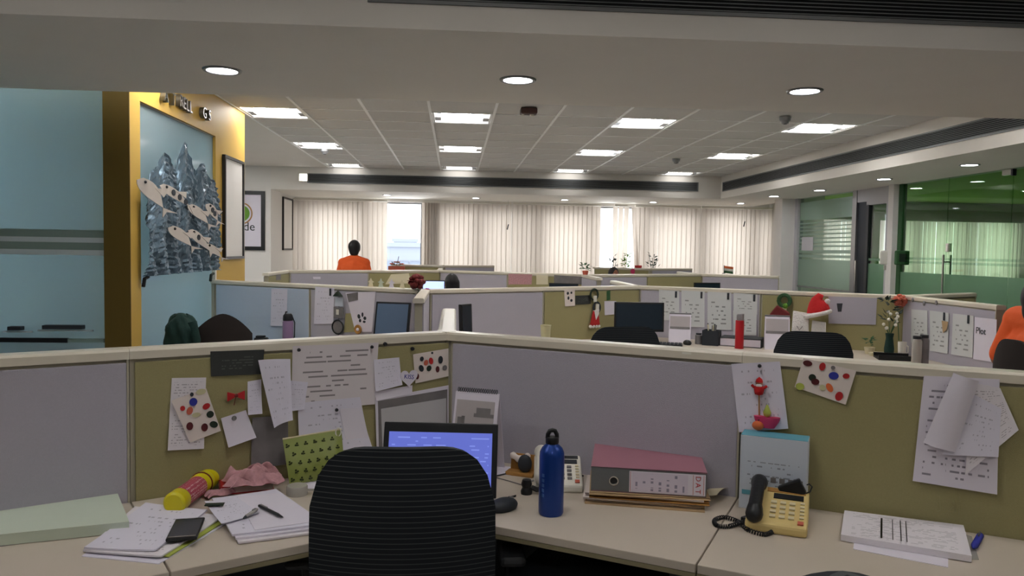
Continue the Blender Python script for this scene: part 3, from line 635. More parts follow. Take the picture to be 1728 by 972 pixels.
run(V['3l'], V['3a'], ['fabric_grey', 'fabric_olive'], ['grey partition in the third row below the person in the orange shirt', 'olive partition in the third row behind the lit screen'])
run(V['3a'], V['3b'], ['fabric_grey', 'fabric_olive'], ['grey partition in the third row right of the seated person', 'olive partition in the third row with faded posters'])
run((V['3b'][0], Y3-m_), V['3b'], ['fabric_grey'], ['short partition running forward under the small plant'])
run(V['3b'], V['3c'], ['fabric_grey', 'fabric_olive'], ['grey partition in the third row right of the small plant', 'olive partition in the third row before the far right blind'])
run(V['3c'], (V['3c'][0]+SX, Y3f-m_/2), ['fabric_grey'], ['grey end partition of the third row beside the white pillar'])
run(V['3a'], (V['3a'][0], Y3f+m_), ['fabric_grey'], ['short partition running back towards the windows on the left'])
run(V['3c'], (V['3c'][0], Y3f+m_), ['fabric_grey'], ['short partition running back towards the windows on the right'])
run((V['4a'][0]-SX, Y4+m_/2), V['4a'], ['fabric_olive'], ['far left partition by the window next to the orange planter'])
run(V['4a'], (V['4a'][0]+SX, Y4+m_/2), ['fabric_grey'], ['far grey partition by the window in the second blind bay'])
run((V['4c'][0]-SX, Y4+m_/2), V['4c'], ['fabric_olive'], ['far partition by the window below the green plants'])
run(V['4c'], (V['4c'][0]+SX, Y4+m_/2), ['fabric_grey'], ['far right partition by the window beside the tricolour flag'])
pm = None
PL_ = {'1': 'at the near corner', '1a': 'at the left of the near desk', '1c': 'at the right of the near desk', '2a': 'under the red flower', '2b': 'behind the second row monitor', '2c': 'under the pink flower', '2l': 'next to the yellow wall', '3l': 'at the left of the third row', '3a': 'behind the lit screen of the third row', '3b': 'under the small plant of the third row', '3c': 'in the right of the third row', '4a': 'by the window on the left', '4c': 'by the window on the right'}
for k, p in V.items():
    t = thing('partition_post', 'six sided partition post %s' % PL_[k], 'post', (p[0], p[1], 0), 0, 'partition corner posts')
    hexa = [(.03*math.cos(PI/6+i*PI/3), .03*math.sin(PI/6+i*PI/3)) for i in range(6)]
    MB().prism(hexa, 0, HP-.03).build('shaft', 'core', t); MB().prism([(x*1.32, y*1.32) for x, y in hexa], HP-.03, HP+.001).build('top_cap', 'cap', t)
# chevron worktops, one per 120 degree corner
def worktop(p, rot, lab, dep=.6):
    t = thing('worktop', lab, 'desk', (p[0], p[1], 0), rot, 'corner worktops of the workstations')
    c30, s30 = math.cos(PI/6), math.sin(PI/6); g = .034
    def pt(s, o, sg): return (sg*(s*c30-o*s30), -s*s30-o*c30)
    m = m_-.002
    poly = [(0, -g/c30), pt(m, g, 1), pt(m, dep, 1)]
    k0 = dep*math.tan(PI/6)           # where the inner edges meet
    poly += [pt(k0+.16, dep, 1), pt(k0+.05, dep+.012, 1), pt(k0+.05, dep+.012, -1), pt(k0+.16, dep, -1), pt(m, dep, -1), pt(m, g, -1)]
    MB().prism(poly, ZD-.022, ZD).build('tabletop', 'worktop', t, bevel=.002)
    b = MB()
    e = [(pt(m, dep, 1)), pt(k0+.16, dep, 1), pt(k0+.05, dep+.012, 1), pt(k0+.05, dep+.012, -1), pt(k0+.16, dep, -1), pt(m, dep, -1)]
    f = [(pt(m, dep-.02, 1)), pt(k0+.16, dep-.02, 1), pt(k0+.05, dep-.008, 1), pt(k0+.05, dep-.008, -1), pt(k0+.16, dep-.02, -1), pt(m, dep-.02, -1)]
    b.prism(e+f[::-1], ZD-.034, ZD-.0225); b.build('edge_band', 'desk_edge_shade', t)
    for sg in (1, -1):
        q = pt(m-.06, dep-.12, sg); MB().box((q[0], q[1], (ZD-.034)/2), (.05, .05, ZD-.034), -sg*PI/6).build('leg', 'dark_metal', t)
        a, c = pt(.12, .06, sg), pt(m-.1, .06, sg); L = math.dist(a, c); MB().box(((a[0]+c[0])/2, (a[1]+c[1])/2, .5), (L, .018, .38), -sg*PI/6).build('modesty_panel', 'charcoal', t)
R60 = PI/3
worktop(V1, 0, 'pale corner worktop of the near workstation behind the black chair')
worktop(V['1a'], R60, 'pale worktop at the lower left carrying the green pad'); worktop(V['1c'], -R60, 'pale worktop at the lower right with the beige telephone')
worktop(V['2a'], R60, 'second row worktop right of the red flower partition'); worktop(V['2a'], -R60, 'second row worktop left of the red flower partition')
worktop(V['2b'], 0, 'second row worktop in the middle under the black monitor'); worktop(V['2c'], -R60, 'second row worktop at the right under the flower vase')
worktop(V['3a'], 0, 'third row worktop under the lit blue screen'); worktop(V['3b'], R60, 'third row worktop right of the small plant'); worktop(V['3b'], -R60, 'third row worktop left of the small plant'); worktop(V['3c'], 0, 'third row worktop at the right under the dark monitor')
def pedestal(x, y, rz, lab):
    t = thing('drawer_pedestal', lab, 'cabinet', (x, y, 0), rz)
    MB().bb(-.2, -.24, .04, .2, .24, .6).build('body', 'charcoal', t, bevel=.004)
    for k, (z0, z1) in enumerate(((.06, .3), (.31, .44), (.45, .585))):
        d = MB().bb(-.195, -.256, z0, .195, -.24, z1).build('drawer', 'dark_metal', t, bevel=.003); MB().bb(-.06, -.268, z1-.03, .06, -.256, z1-.015).build('handle', 'steel', d)
    for sx in (-1, 1):
        for sy in (-1, 1): MB().lathe([(0, 0), (.02, 0), (.02, .04), (0, .04)], 10, Matrix.Translation((sx*.16, sy*.2, 0))).build('caster', 'black_plastic', t)
c30 = math.cos(PI/6)
P1R = Plane(V1, V['1c'], .0325); P1L = Plane(V['1a'], V1, .0325)
P2L = Plane(V['2l'], V['2a'], .0325); P2M = Plane(V['2a'], V['2b'], .0325); P2R = Plane(V['2b'], V['2c'], .0325); P2S = Plane(V['2c'], (V['2c'][0], Y2-m_), .0325)
P3L = Plane(V['3l'], V['3a'], .0325); P3M = Plane(V['3a'], V['3b'], .0325); P3R = Plane(V['3b'], V['3c'], .0325)
q = P1R.world(.74, 0, .33); pedestal(q.x, q.y, P1R.ang, 'dark grey drawer pedestal under the near worktop right of the chair')

# ------------------------------------------------------------------ chairs
def chair(loc, rz, lab, top=.99, w=.43, mesh='chair_mesh', arms=True, pw=6):
    t = thing('office_chair', lab, 'chair', (loc[0], loc[1], 0), rz, 'black swivel office chairs')
    zb = .52; H = top-zb
    def fn(u, v):
        x = (u-.5)*2; lo = .16*abs(x)**5
        h = w/2*(1-.1*max(0, .3-v)/.3)
        zt = lo+(1-.29*abs(x)**pw-lo)*v
        return (x*h, -.235-.05*zt-.03*math.sin(zt*PI)+.045*x*x, zb+H*zt)
    me = grid_mesh('backrest', lambda u, v: (lambda q: (q[0], q[1], q[2]))(fn(1-u, v)), 18, 28, mesh, .035, 70); link('backrest', me, t)
    MB().bb(-.03, -.26, .36, .03, -.235, .75).build('back_bracket', 'black_plastic', t, bevel=.005)
    b = MB(); n = 28; pr = []
    for i in range(n):
        a = 2*PI*i/n; ca, sa = math.cos(a), math.sin(a); pr.append((.235*math.copysign(abs(ca)**.6, ca), .03+.225*math.copysign(abs(sa)**.6, sa)))
    b.prism(pr, .43, .49); b.build('seat', 'black_soft', t, bevel=.02)
    if arms:
        for s in (-1, 1):
            b = MB(); b.tube([(s*.2, 0, .44), (s*.27, 0, .46), (s*.275, -.01, .64)], .014, 8); b.build('armrest_post', 'black_plastic', t); MB().bb(s*.275-.035, -.12, .64, s*.275+.035, .12, .665).build('armrest', 'black_plastic', t, bevel=.012)
    MB().lathe([(.03, .1), (.03, .28), (.018, .28), (.018, .43)], 14).build('gas_lift', 'dark_metal', t, smooth=40)
    for k in range(5):
        a = 2*PI*k/5+.3; c, s_ = math.cos(a), math.sin(a)
        l = MB().tube([(.02*c, .02*s_, .12), (.28*c, .28*s_, .075)], [.022, .014], 8).build('base_leg', 'black_plastic', t)
        MB().lathe([(0, -.012), (.028, -.012), (.028, .012), (0, .012)], 14, Matrix.Translation((.28*c, .28*s_, .03)) @ Matrix.Rotation(a, 4, 'Z') @ Matrix.Rotation(PI/2, 4, 'X')).build('caster', 'black_plastic', l)
    return t
p = ony(681, 755, 1.80); chair((p.x, 1.80+.29), 0, 'large black striped mesh chair back in the foreground before the laptop', p.z, mlen(306, Vector((p.x, 1.78, 0))))
p = ony(1424, 963, 1.12); chair((p.x+.05, 1.12+.28), -.18, 'black chair whose top edge peeks in at the bottom right', p.z, .42, pw=1.9)
def chair_px(px, py, pl, off, rz, lab, **k):
    s = pl.stand(px, off); q = ony(px, py, s.y); return chair((s.x-(-.28)*-math.sin(rz)*-1*0, s.y+.28), rz, lab, q.z, **k)
s = P2R.stand(1032, 1.25); q = ony(1030, 551, s.y-.28); chair((s.x, s.y), .15, 'dark office chair before the second row monitor', q.z, .5)
s = P2R.stand(1368, 1.0); q = ony(1368, 560, s.y-.28); chair((s.x, s.y), -.35, 'black office chair before the hat, its rounded back in view', q.z, .46)
# chair with a jacket by the glass
p = onz(326, 528, 1.0); t = chair((p.x+.11, p.y+.22), .35, 'dark brown office chair with a jacket beside the yellow wall', 1.0, .36, 'chair_brown', False, 1.7)
q = ony(304, 533, p.y-.13); rj = random.Random(5)
def drape(u, v):
    a = 2*PI*u; z = -.42*v; r = (.035+.06*min(1, v*5)**.6)*(1+.13*math.sin(5*a+7*v)+.08*math.sin(9*a-13*v)+.05*math.sin(23*v+3*a))
    return (math.cos(a)*r*1.05+.03*v, math.sin(a)*r*.7, z+.012*math.sin(3*a))
me = grid_mesh('jacket', drape, 40, 30, 'jacket_green', .003, 80)
t = thing('jacket', 'dark green jacket hung over the chair beside the yellow wall', 'jacket', (q.x, p.y-.12, q.z), .2); link('cloth', me, t)
MB().ball((0, 0, -.002), (.04, .03, .022), 14, 8).build('collar', 'jacket_green', t, smooth=60); MB().tube([(.07, -.03, -.04), (.1, -.04, -.16), (.085, -.05, -.3)], [.035, .03, .024], 10).build('sleeve', 'jacket_green', t, smooth=60)
# ================================================================== THINGS PINNED TO THE NEAR PARTITIONS
def sheet(name, lab, pl, c, mat, off=.001, curl=0, cat='paper', nu=6, nv=8, group=None, th=.0008, mode='bottom', parent=None, origin=None):
    """paper held on a partition: c = its four corners TL,TR,BR,BL as seen; becomes a thin curled sheet in the plane"""
    q = [pl.hit(x, y, off) for x, y in c]
    cx = sum(a for a, z in q)/4; cz = sum(z for a, z in q)/4
    def fn(u, v):
        a = (q[3][0]*(1-u)+q[2][0]*u)*(1-v)+(q[0][0]*(1-u)+q[1][0]*u)*v; z = (q[3][1]*(1-u)+q[2][1]*u)*(1-v)+(q[0][1]*(1-u)+q[1][1]*u)*v
        k = {'bottom': (1-v)**2, 'right': u*u, 'left': (1-u)**2, 'roll': math.sin(u*PI), 'both': (1-v)**2*.6+abs(u-.5)**2*1.6}[mode]
        return (a-cx, -curl*k, z-cz)
    me = grid_mesh(name, fn, nu, nv, mat, th, 60)
    if parent:
        return link(name, me, parent, (cx-origin[0], -(off-origin[2]), cz-origin[1])), (cx, cz, off)
    o = link(name, me, None, pl.world(cx, cz, off), pl.ang); tag(o, lab, cat, group); return o, (cx, cz, off)
def at(pl, px, py, off=0): a, z = pl.hit(px, py, off); return pl.world(a, z, off)
def loc_on(pl, org, px, py, extra=0):
    a, z = pl.hit(px, py, org[2]); return (a-org[0], -extra, z-org[1])
def pin(pl, par, org, px, py, mat='pin_dark', r=.006):
    l = loc_on(pl, org, px, py, .002); MB().lathe([(0, 0), (r*.5, 0), (r*.6, .004), (r, .006), (r*.8, .011), (0, .012)], 10, Matrix.Rotation(PI/2, 4, 'X')).build('pin', mat, par, l)
def stickers(pl, par, org, lst, k=1.0):
    for px, py, rx, ry, rot, mat in lst:
        l = loc_on(pl, org, px, py, .0015)
        s_ = mlen(1, at(pl, px, py)); b = MB(); n = 14
        b.prism([(rx*s_*math.cos(2*PI*i/n), ry*s_*math.sin(2*PI*i/n)) for i in range(n)], 0, .0012, 0, Matrix.Rotation(PI/2, 4, 'X') @ Matrix.Rotation(rot, 4, 'Z')); b.build('sticker', mat, par, l)
PINNED = 'papers pinned to the near olive partitions'
# --- left pinboard
o, g = sheet('pinned_note', 'long pale note pinned behind the sticker card at the left', P1L, [(290, 638), (348, 637), (343, 756), (282, 759)], 'print_b', .001, .01, group=PINNED)
o, g = sheet('sticker_card', 'tilted white card of oval stickers on the left olive partition', P1L, [(289, 676), (348, 655), (373, 727), (321, 747)], 'paper_warm', .014, 0, 'sticker card')
stickers(P1L, o, g, [(339, 661, 8, 5, .1, 'pale_yellow'), (326, 678, 6.5, 7, 0, 'blue'), (308, 689, 4, 4.5, 0, 'red'), (320, 693, 5, 7, -.3, 'terracotta'), (348, 685.5, 6.5, 5, .5, 'red'), (331, 700, 7, 4, .1, 'pale_yellow'), (354.5, 699, 6, 6, 0, 'dark_green'), (320, 719, 5.5, 7, 0, 'maroon'), (345, 721, 5.5, 7, 0, 'maroon'), (360.5, 716, 7, 5.5, -.5, 'dark_green'), (323.5, 665.5, 3, 3.5, 0, 'charcoal')])
sheet('dark_notice', 'dark grey printed notice pinned below the partition cap', P1L, [(355, 593), (446, 590), (443, 631), (356, 635)], 'print_dark', .002, .003, 'notice')
sheet('hanging_note', 'small white folded note beside the red bow', P1L, [(418, 644), (441, 640), (441, 697), (417, 699)], 'print_c', .003, .012, group=PINNED)
o, g = sheet('hanging_note', 'tall curling white sheet with a pointed lower corner', P1L, [(434, 607), (488, 605), (489, 706), (458, 719)], 'print_c', .012, .03, group=PINNED, mode='both')
o, g = sheet('hanging_note', 'square white note tilted below the red bow', P1L, [(373, 706), (415, 692), (431, 737), (384, 754)], 'paper', .004, .012, group=PINNED); pin(P1L, o, g, 394, 705, 'steel', .008)
sheet('grey_folder', 'grey translucent folder standing against the left partition', P1L, [(426, 705), (486, 700), (486, 782), (422, 790)], 'photo_grey', .004, .01, 'folder')
o, g = sheet('pinned_schedule', 'large printed schedule sheet pinned in the middle of the left partition', P1L, [(494, 584), (639, 578), (632, 682), (491, 692)], 'print_table', .002, .004, group=PINNED, nu=10); pin(P1L, o, g, 503, 590); pin(P1L, o, g, 626, 585)
sheet('pinned_note', 'pale lavender note under the large schedule', P1L, [(488, 642), (520, 645), (512, 690), (489, 693)], 'print_c', .006, .01, group=PINNED)
o, g = sheet('pinned_sheet', 'wide blank white sheet hanging below the large schedule', P1L, [(503, 680), (608, 670), (622, 752), (503, 766)], 'print_c', .009, .02, group=PINNED); pin(P1L, o, g, 566.5, 691)
sheet('pinned_sheet', 'narrow white sheet hanging over the green pouch at the right', P1L, [(573, 690), (608, 688), (627, 757), (586, 762)], 'paper', .016, .012, group=PINNED)
o, g = sheet('pinned_note', 'two column white receipt pinned right of the schedule', P1L, [(631, 607), (674, 603), (677, 649), (632, 660)], 'print_c', .004, .01, group=PINNED)
sheet('white_note', 'blank white strip below the two column receipt', P1L, [(632, 661), (696, 650), (695, 664), (634, 676)], 'paper', .006, .004, group=PINNED)
o, g = sheet('sticker_card', 'white card of oval stickers next to the near corner', P1L, [(697, 598), (757, 588), (757, 635), (701, 647)], 'paper_warm', .004, 0, 'sticker card')
stickers(P1L, o, g, [(711.5, 605.5, 3.5, 4, 0, 'charcoal'), (718.5, 612, 4, 5, -.4, 'terracotta'), (727, 609, 4, 6, .2, 'red'), (743, 607, 4.5, 6.5, 0, 'charcoal'), (710.5, 621.5, 4.5, 6, .4, 'charcoal'), (723.5, 621.5, 4.5, 5, -.4, 'dark_green'), (738, 623, 3.5, 5.5, 0, 'maroon'), (750.5, 620.5, 4, 4.5, 0, 'photo_grey'), (704, 635, 3, 5, 0, 'maroon'), (729, 595.5, 2, 2, 0, 'charcoal')])
# heart shaped note
a = P1L.hit(690, 637, .012); p = P1L.world(*a, .012)
b = MB(); hp = []
for k in range(28):
    th = 2*PI*k/28; hp.append((.0021*16*math.sin(th)**3, .0021*(13*math.cos(th)-5*math.cos(2*th)-2*math.cos(3*th)-math.cos(4*th))))
b.prism(hp, 0, .001, 0, Matrix.Rotation(PI/2, 4, 'X')); t = thing('heart_note', 'small heart shaped white note with handwriting', 'note', p, P1L.ang); b.build('note', 'paper', t)
link('handwriting', text_mesh('KISS', .021, .0003, 'blue'), t, (0, -.0015, .002), rot=(PI/2, .15, 0))
# grey framed picture with white mount
o, g = sheet('print_mount', 'grey landscape print on a white mount leaning behind the laptop', P1L, [(633, 673), (757, 650), (757, 760), (636, 772)], 'paper', .008, 0, 'print')
sheet('print_area', '', P1L, [(638, 677), (755, 657), (755, 758), (640, 768)], 'photo_grey', .0095, 0, parent=o, origin=g)
sheet('print_light_area', '', P1L, [(643, 690), (753, 672), (753, 756), (646, 765)], 'grey_wall', .0105, 0, parent=o, origin=g)
# red bow
p = at(P1L, 398, 667, .008); t = thing('ribbon_bow', 'small red ribbon bow pinned on the left olive partition', 'bow', p, P1L.ang)
for s in (-1, 1):
    MB().prism([(0, -.004), (s*.026, -.017), (s*.026, .013), (0, .004)], 0, .006, 0, Matrix.Rotation(PI/2, 4, 'X')).build('loop', 'red', t, bevel=.002)
MB().ball((0, -.006, 0), .006).build('knot', 'dark_red', t); MB().tube([(0, -.002, 0), (-.006, -.002, -.03)], .0012, 5).build('tail', 'dark_red', t)
for px, py, lab in ((648, 580, 'dark round push pin left alone near the schedule'), (694, 588, 'lone push pin above the corner sticker card')):
    p = at(P1L, px, py, 0); tag(MB().lathe([(0, 0), (.004, 0), (.005, .006), (.007, .008), (.006, .014), (0, .015)], 12, Matrix.Rotation(PI/2, 4, 'X')).build('push_pin', 'pin_dark', None, p, P1L.ang), lab, 'push pin')
# --- right partition
p = at(P1R, 1159, 596, .0); tag(MB().bb(-.014, -.002, -.003, .014, 0, .003).build('tape_scrap', 'white_plastic', None, p, P1R.ang), 'scrap of white tape left on the bare grey partition', 'tape')
o, g = sheet('pinned_sheet', 'white sheet with ornaments pinned at the seam of the right partitions', P1R, [(1234, 614), (1316, 610), (1331, 722), (1248, 728)], 'print_c', .003, .012, group=PINNED); pin(P1R, o, g, 1282.5, 617)
o, g = sheet('sticker_card', 'tilted white card of fruit stickers on the right olive partition', P1R, [(1356, 604), (1445, 626), (1427, 683), (1341, 653)], 'paper_warm', .006, 0, 'sticker card')
stickers(P1R, o, g, [(1363, 613, 7.5, 5, -.1, 'maroon'), (1388, 618.5, 5, 7, -.2, 'red'), (1406, 620.5, 3.5, 3.5, 0, 'photo_grey'), (1407, 634, 8, 6.5, 0, 'blue'), (1428, 634.5, 5.5, 4.5, .2, 'red'), (1371, 637, 6, 6, 0, 'dark_green'), (1376, 644, 6.5, 5.5, 0, 'maroon'), (1350, 652, 7, 6, 0, 'lime_card'), (1388, 654, 5, 5, 0, 'pale_yellow'), (1400, 654, 5, 8, .5, 'orange'), (1416, 668.5, 6, 8, -.3, 'red')])
# stick figure ornament (red and white) and bowl magnets
p = at(P1R, 1281, 655, .018); t = thing('pin_ornament', 'tiny red and white figure on a stick pinned to the seam sheet', 'ornament', p, P1R.ang)
b = MB(); b.lathe([(0, -.022), (.012, -.018), (.015, -.004), (.012, .006), (0, .008)], 14); b.build('body', 'santa_red', t, smooth=60); MB().ball((0, 0, .014), .0105).build('head', 'skin', t, smooth=60)
MB().lathe([(.011, .018), (.009, .026), (0, .034)], 12).build('cap', 'santa_red', t, smooth=60); MB().ball((0, -.006, .008), (.009, .006, .008)).build('beard', 'fur_white', t, smooth=60); MB().tube([(0, .004, -.02), (.002, .006, -.085)], .002, 6).build('stick', 'cork_brown', t)
for s in (-1, 1): MB().tube([(s*.012, 0, 0), (s*.022, 0, .008)], .004, 6).build('arm', 'santa_red', t)
p = at(P1R, 1294, 711, .02); t = thing('bowl_magnet', 'pink bowl shaped magnet with a green fruit on the seam sheet', 'magnet', p, P1R.ang)
MB().lathe([(0, -.02), (.022, -.019), (.034, .0), (.038, .014), (.03, .014), (0, .008)], 20, Matrix.Diagonal((1, .4, 1, 1))).build('bowl', 'pink', t, smooth=50); MB().lathe([(0, .012), (.009, .016), (.012, .026), (.006, .04), (.003, .048), (0, .05)], 12, Matrix.Diagonal((1, .6, 1, 1))).build('fruit', 'lime_card', t, smooth=60)
p = at(P1R, 1279, 718, .03); t = thing('fruit_magnet', 'round orange red fruit magnet beside the pink bowl', 'magnet', p, P1R.ang); MB().ball((0, 0, 0), (.017, .009, .014), 14, 10).build('fruit', 'orange', t, smooth=60); MB().tube([(0, 0, .013), (.003, -.002, .019)], .0015, 5).build('stem', 'dark_green', t)
# bundle of papers at the right
BUN = 'papers in the bundle at the right'
sheet('pinned_sheet', 'lowest printed sheet of the right hand bundle, its left edge free', P1R, [(1559, 634), (1687, 640), (1682, 833), (1540, 810)], 'print_a', .002, .01, group=BUN, nu=8)
sheet('pinned_sheet', 'printed sheet of the right hand bundle turned to a point at the right', P1R, [(1640, 645), (1688, 655), (1718, 724), (1628, 800)], 'print_b', .008, .012, group=BUN)
sheet('pinned_sheet', 'lavender tinted sheet in the middle of the right hand bundle', P1R, [(1644, 666), (1690, 690), (1684, 770), (1590, 766)], 'print_c', .014, .01, group=BUN)
sheet('folded_sheet', 'topmost blank sheet of the bundle folded into a tall strip', P1R, [(1609, 629), (1652, 643), (1612, 763), (1558, 747)], 'paper', .024, .014, group=BUN, mode='roll')
p = at(P1R, 1600, 850, 0)
# wire clip outline low on the right partition
t = thing('wire_clip', 'pale wire clip hanging low on the right olive partition', 'clip', p, P1R.ang)
MB().tube([(-.022, -.003, .02), (-.018, -.003, -.02), (-.026, -.003, -.026)], .0012, 5).build('wire', 'fabric_olive', t); MB().tube([(.026, -.003, .03), (.026, -.003, -.026)], .0012, 5).build('wire', 'fabric_olive', t); MB().tube([(0, -.003, 0), (.012, -.003, .01), (.018, -.003, -.02), (.002, -.003, -.02), (.012, -.003, -.004)], .0012, 5).build('wire', 'fabric_olive', t)

# ================================================================== THINGS ON THE NEAR WORKTOPS
def flat(name, lab, c, mat, z, th=.003, cat='paper', group=None, bow=0, edge=None):
    """a sheet or pad lying flat: four corners as seen, at height z above the worktop"""
    q = [onz(x, y, ZD+z+th) for x, y in c]; ctr = sum(q, Vector())/4
    def fn(u, v):
        p = (q[3]*(1-u)+q[2]*u)*(1-v)+(q[0]*(1-u)+q[1]*u)*v
        return (p.x-ctr.x, p.y-ctr.y, bow*((u-.5)**2*4*.5+(v-.5)**2*2))
    me = grid_mesh(name, fn, 6, 6, mat, th, 60)
    return tag(link(name, me, None, ctr), lab, cat, group)
PAP = 'papers lying on the near worktops'
# pale green pad at the left
flat('ledger_pad', 'thick pale green pad lying along the left partition', [(-60, 868), (196, 826), (218, 880), (-60, 908)], 'mint', .0015, .028, 'pad')
flat('ledger_cover', 'thin grey board under the pale green pad', [(-60, 885), (200, 842), (206, 893), (-60, 930)], 'photo_grey', .0, .0012, 'board')
# paper pile A
flat('paper_sheet', 'lowest sheet of the left paper pile, reaching to the desk edge', [(225, 866), (388, 880), (268, 951), (138, 938)], 'print_c', .0, .002, group=PAP)
flat('green_folder', 'lime green card folder inside the left paper pile', [(240, 862), (392, 872), (285, 940), (150, 930)], 'lime_card', .0022, .002, 'folder', bow=.002)
flat('paper_sheet', 'grey middle sheet of the left paper pile under the phone', [(228, 856), (378, 871), (272, 940), (140, 930)], 'print_b', .0045, .004, group=PAP, bow=.003)
flat('paper_sheet', 'topmost lavender sheet of the left paper pile', [(246, 850), (350, 862), (262, 930), (142, 926)], 'print_c', .009, .004, group=PAP, bow=.004)
# mobile phone
q = [onz(x, y, ZD+.024) for x, y in ((298, 872), (347, 871), (332, 911), (277, 911))]; ctr = sum(q, Vector())/4; vx = ((q[1]-q[0])+(q[2]-q[3]))/2; vy = ((q[0]-q[3])+(q[1]-q[2]))/2
t = thing('mobile_phone', 'black mobile phone lying on the left paper pile', 'phone', (ctr.x, ctr.y, ZD+.0165), math.atan2(vy.y, vy.x)-PI/2); W, L = .072, .146
MB().bb(-W/2, -L/2, 0, W/2, L/2, .008).build('body', 'black_plastic', t, bevel=.003); MB().bb(-W/2+.003, -L/2+.016, .0078, W/2-.003, L/2-.014, .0085).build('screen', 'screen_off', t); MB().bb(-W/2+.004, -L/2+.008, .0078, W/2-.004, -L/2+.014, .0086).build('silver_band', 'ring_metal', t); MB().bb(-.012, L/2-.008, .0078, .012, L/2-.006, .0084).build('speaker', 'steel', t)
# paper pile B
for k, (c, m, lab) in enumerate(((((370, 846), (470, 832), (560, 895), (402, 916)), 'print_b', 'lowest sheet of the middle paper pile with worn edges'), (((366, 842), (468, 828), (556, 889), (398, 909)), 'paper', 'third sheet of the middle paper pile'), (((358, 842), (466, 826), (550, 884), (392, 903)), 'print_c', 'second sheet of the middle paper pile'))):
    flat('paper_sheet', lab, list(c), m, .0005+.0055*k, .005, group=PAP, bow=.002)
flat('paper_sheet', 'upper right sheet of the middle paper pile under the pen', [(400, 838), (470, 832), (545, 878), (430, 894)], 'paper', .0175, .0015, group=PAP)
flat('paper_sheet', 'topmost left sheet of the middle paper pile with a curled tip', [(345, 848), (402, 842), (438, 866), (374, 886)], 'print_c', .0195, .0015, group=PAP, bow=.004)
p = onz(362, 852, ZD+.027); tag(MB().bb(-.025, -.01, 0, .025, .01, .003).build('binder_clip', 'dark_green', None, p, .1, bevel=.001), 'small dark clip mark on the middle paper pile', 'clip')
def pen(lab, a, c, z, mats=('dark_metal', 'black_plastic'), r=.0045):
    A, B = onz(*a, ZD+z+r), onz(*c, ZD+z+r); d = B-A; L = d.length; t = thing('pen', lab, 'pen', A, math.atan2(d.y, d.x))
    rot = Matrix.Rotation(PI/2, 4, 'Y')
    MB().lathe([(0, 0), (r*.8, .001), (r, .006), (r, L*.8), (r*.9, L*.82)], 12, rot).build('barrel', mats[0], t, smooth=40); MB().lathe([(r*.9, L*.82), (r*.5, L*.95), (.0008, L)], 12, rot).build('tip', mats[1], t, smooth=40); MB().bb(.01, -.0015, r*.9, L*.35, .0015, r*1.5).build('clip', 'steel', t)
pen('dark grey pen lying on the middle paper pile', (437, 853), (478, 873), .0205)
pen('short clear pen with a dark tip on the middle paper pile', (434, 859), (410, 875), .026, ('clear_plastic', 'dark_metal'))
# yellow bottle lying down
A, B = onz(296, 848, ZD+.032), onz(366, 796, ZD+.032); d = B-A; L = d.length
t = thing('sipper_bottle', 'yellow bottle with pink dotted sleeve lying on the left worktop', 'bottle', A+Vector((0, 0, 0)), math.atan2(d.y, d.x)); rot = Matrix.Rotation(PI/2, 4, 'Y'); r = .031
MB().lathe([(0, -.012), (r*.8, -.012), (r, -.006), (r, .03), (r*.96, .032)], 24, rot).build('base_cap', 'yellow', t, smooth=40); MB().lathe([(r*.93, .03), (r*.95, .034), (r*.95, L*.5), (r*.9, L*.52)], 24, rot).build('sleeve', 'pink_dots', t, smooth=40)
MB().lathe([(r*.9, L*.5), (r, L*.52), (r, L*.68), (r*.92, L*.7)], 24, rot).build('collar', 'yellow', t, smooth=40); MB().lathe([(r*.9, L*.69), (r*1.0, L*.71), (r*1.0, L*.94), (r*.85, L*1.0), (0, L*1.005)], 24, rot).build('lid', 'yellow', t, smooth=40)
MB().tube([(L*.86, r*1.03*math.cos(k*PI/12), r*1.03*math.sin(k*PI/12)) for k in range(24)], .002, 6, closed=True).build('black_band', 'black_plastic', t); MB().tube([(L*.6, r*1.02*math.cos(k*PI/12), r*1.02*math.sin(k*PI/12)) for k in range(24)], .0025, 6, closed=True).build('red_band', 'dark_red', t)
# red book and scarf
q = onz(412, 828, ZD); t = thing('book', 'red book under the crumpled scarf', 'book', (q.x, q.y+.03, ZD), .32); MB().bb(-.075, -.05, .003, .072, .05, .021).build('pages', 'paper_warm', t); MB().bb(-.078, -.053, 0, .075, .053, .003).build('back_cover', 'red', t); MB().bb(-.078, -.053, .021, .075, .053, .025).build('front_cover', 'red', t); MB().bb(-.08, -.053, 0, -.076, .053, .025).build('spine', 'dark_red', t)
def crumple(u, v):
    x = (u-.5)*.15; y = (v-.5)*.11
    f = abs(math.sin(5.2*u+3.1*v+1.3*math.sin(6*v)))*.5+abs(math.sin(9.7*u-6.3*v+2.1*math.sin(4*u+1)))*.32+abs(math.sin(17*u+14*v))*.18
    e = min(1, 5*min(u, 1-u, v, 1-v)+.12)
    return (x+.014*math.sin(13*v+4*u), y+.012*math.sin(11*u-3*v), .004+.062*f*e*(1-.5*abs(u-.45)))
c = onz(416, 818, ZD+.03)
tag(link('scarf', grid_mesh('scarf', crumple, 44, 36, 'scarf', .0015, 80), None, (c.x+.012, c.y+.03, ZD+.026), .35), 'crumpled pink and beige patterned scarf heaped on the red book', 'scarf')
tag(link('scarf_end', grid_mesh('scarf_end', lambda u, v: ((u-.5)*.11, (v-.5)*.035+.01*math.sin(9*u), .006+.016*abs(math.sin(8*u+5*v))*min(1, 6*min(u, 1-u, v, 1-v)+.2)), 24, 10, 'scarf', .0015, 80), None, (onz(378, 836, ZD).x, onz(378, 836, ZD).y, ZD), .75), 'trailing pink end of the scarf between bottle and book', 'scarf')
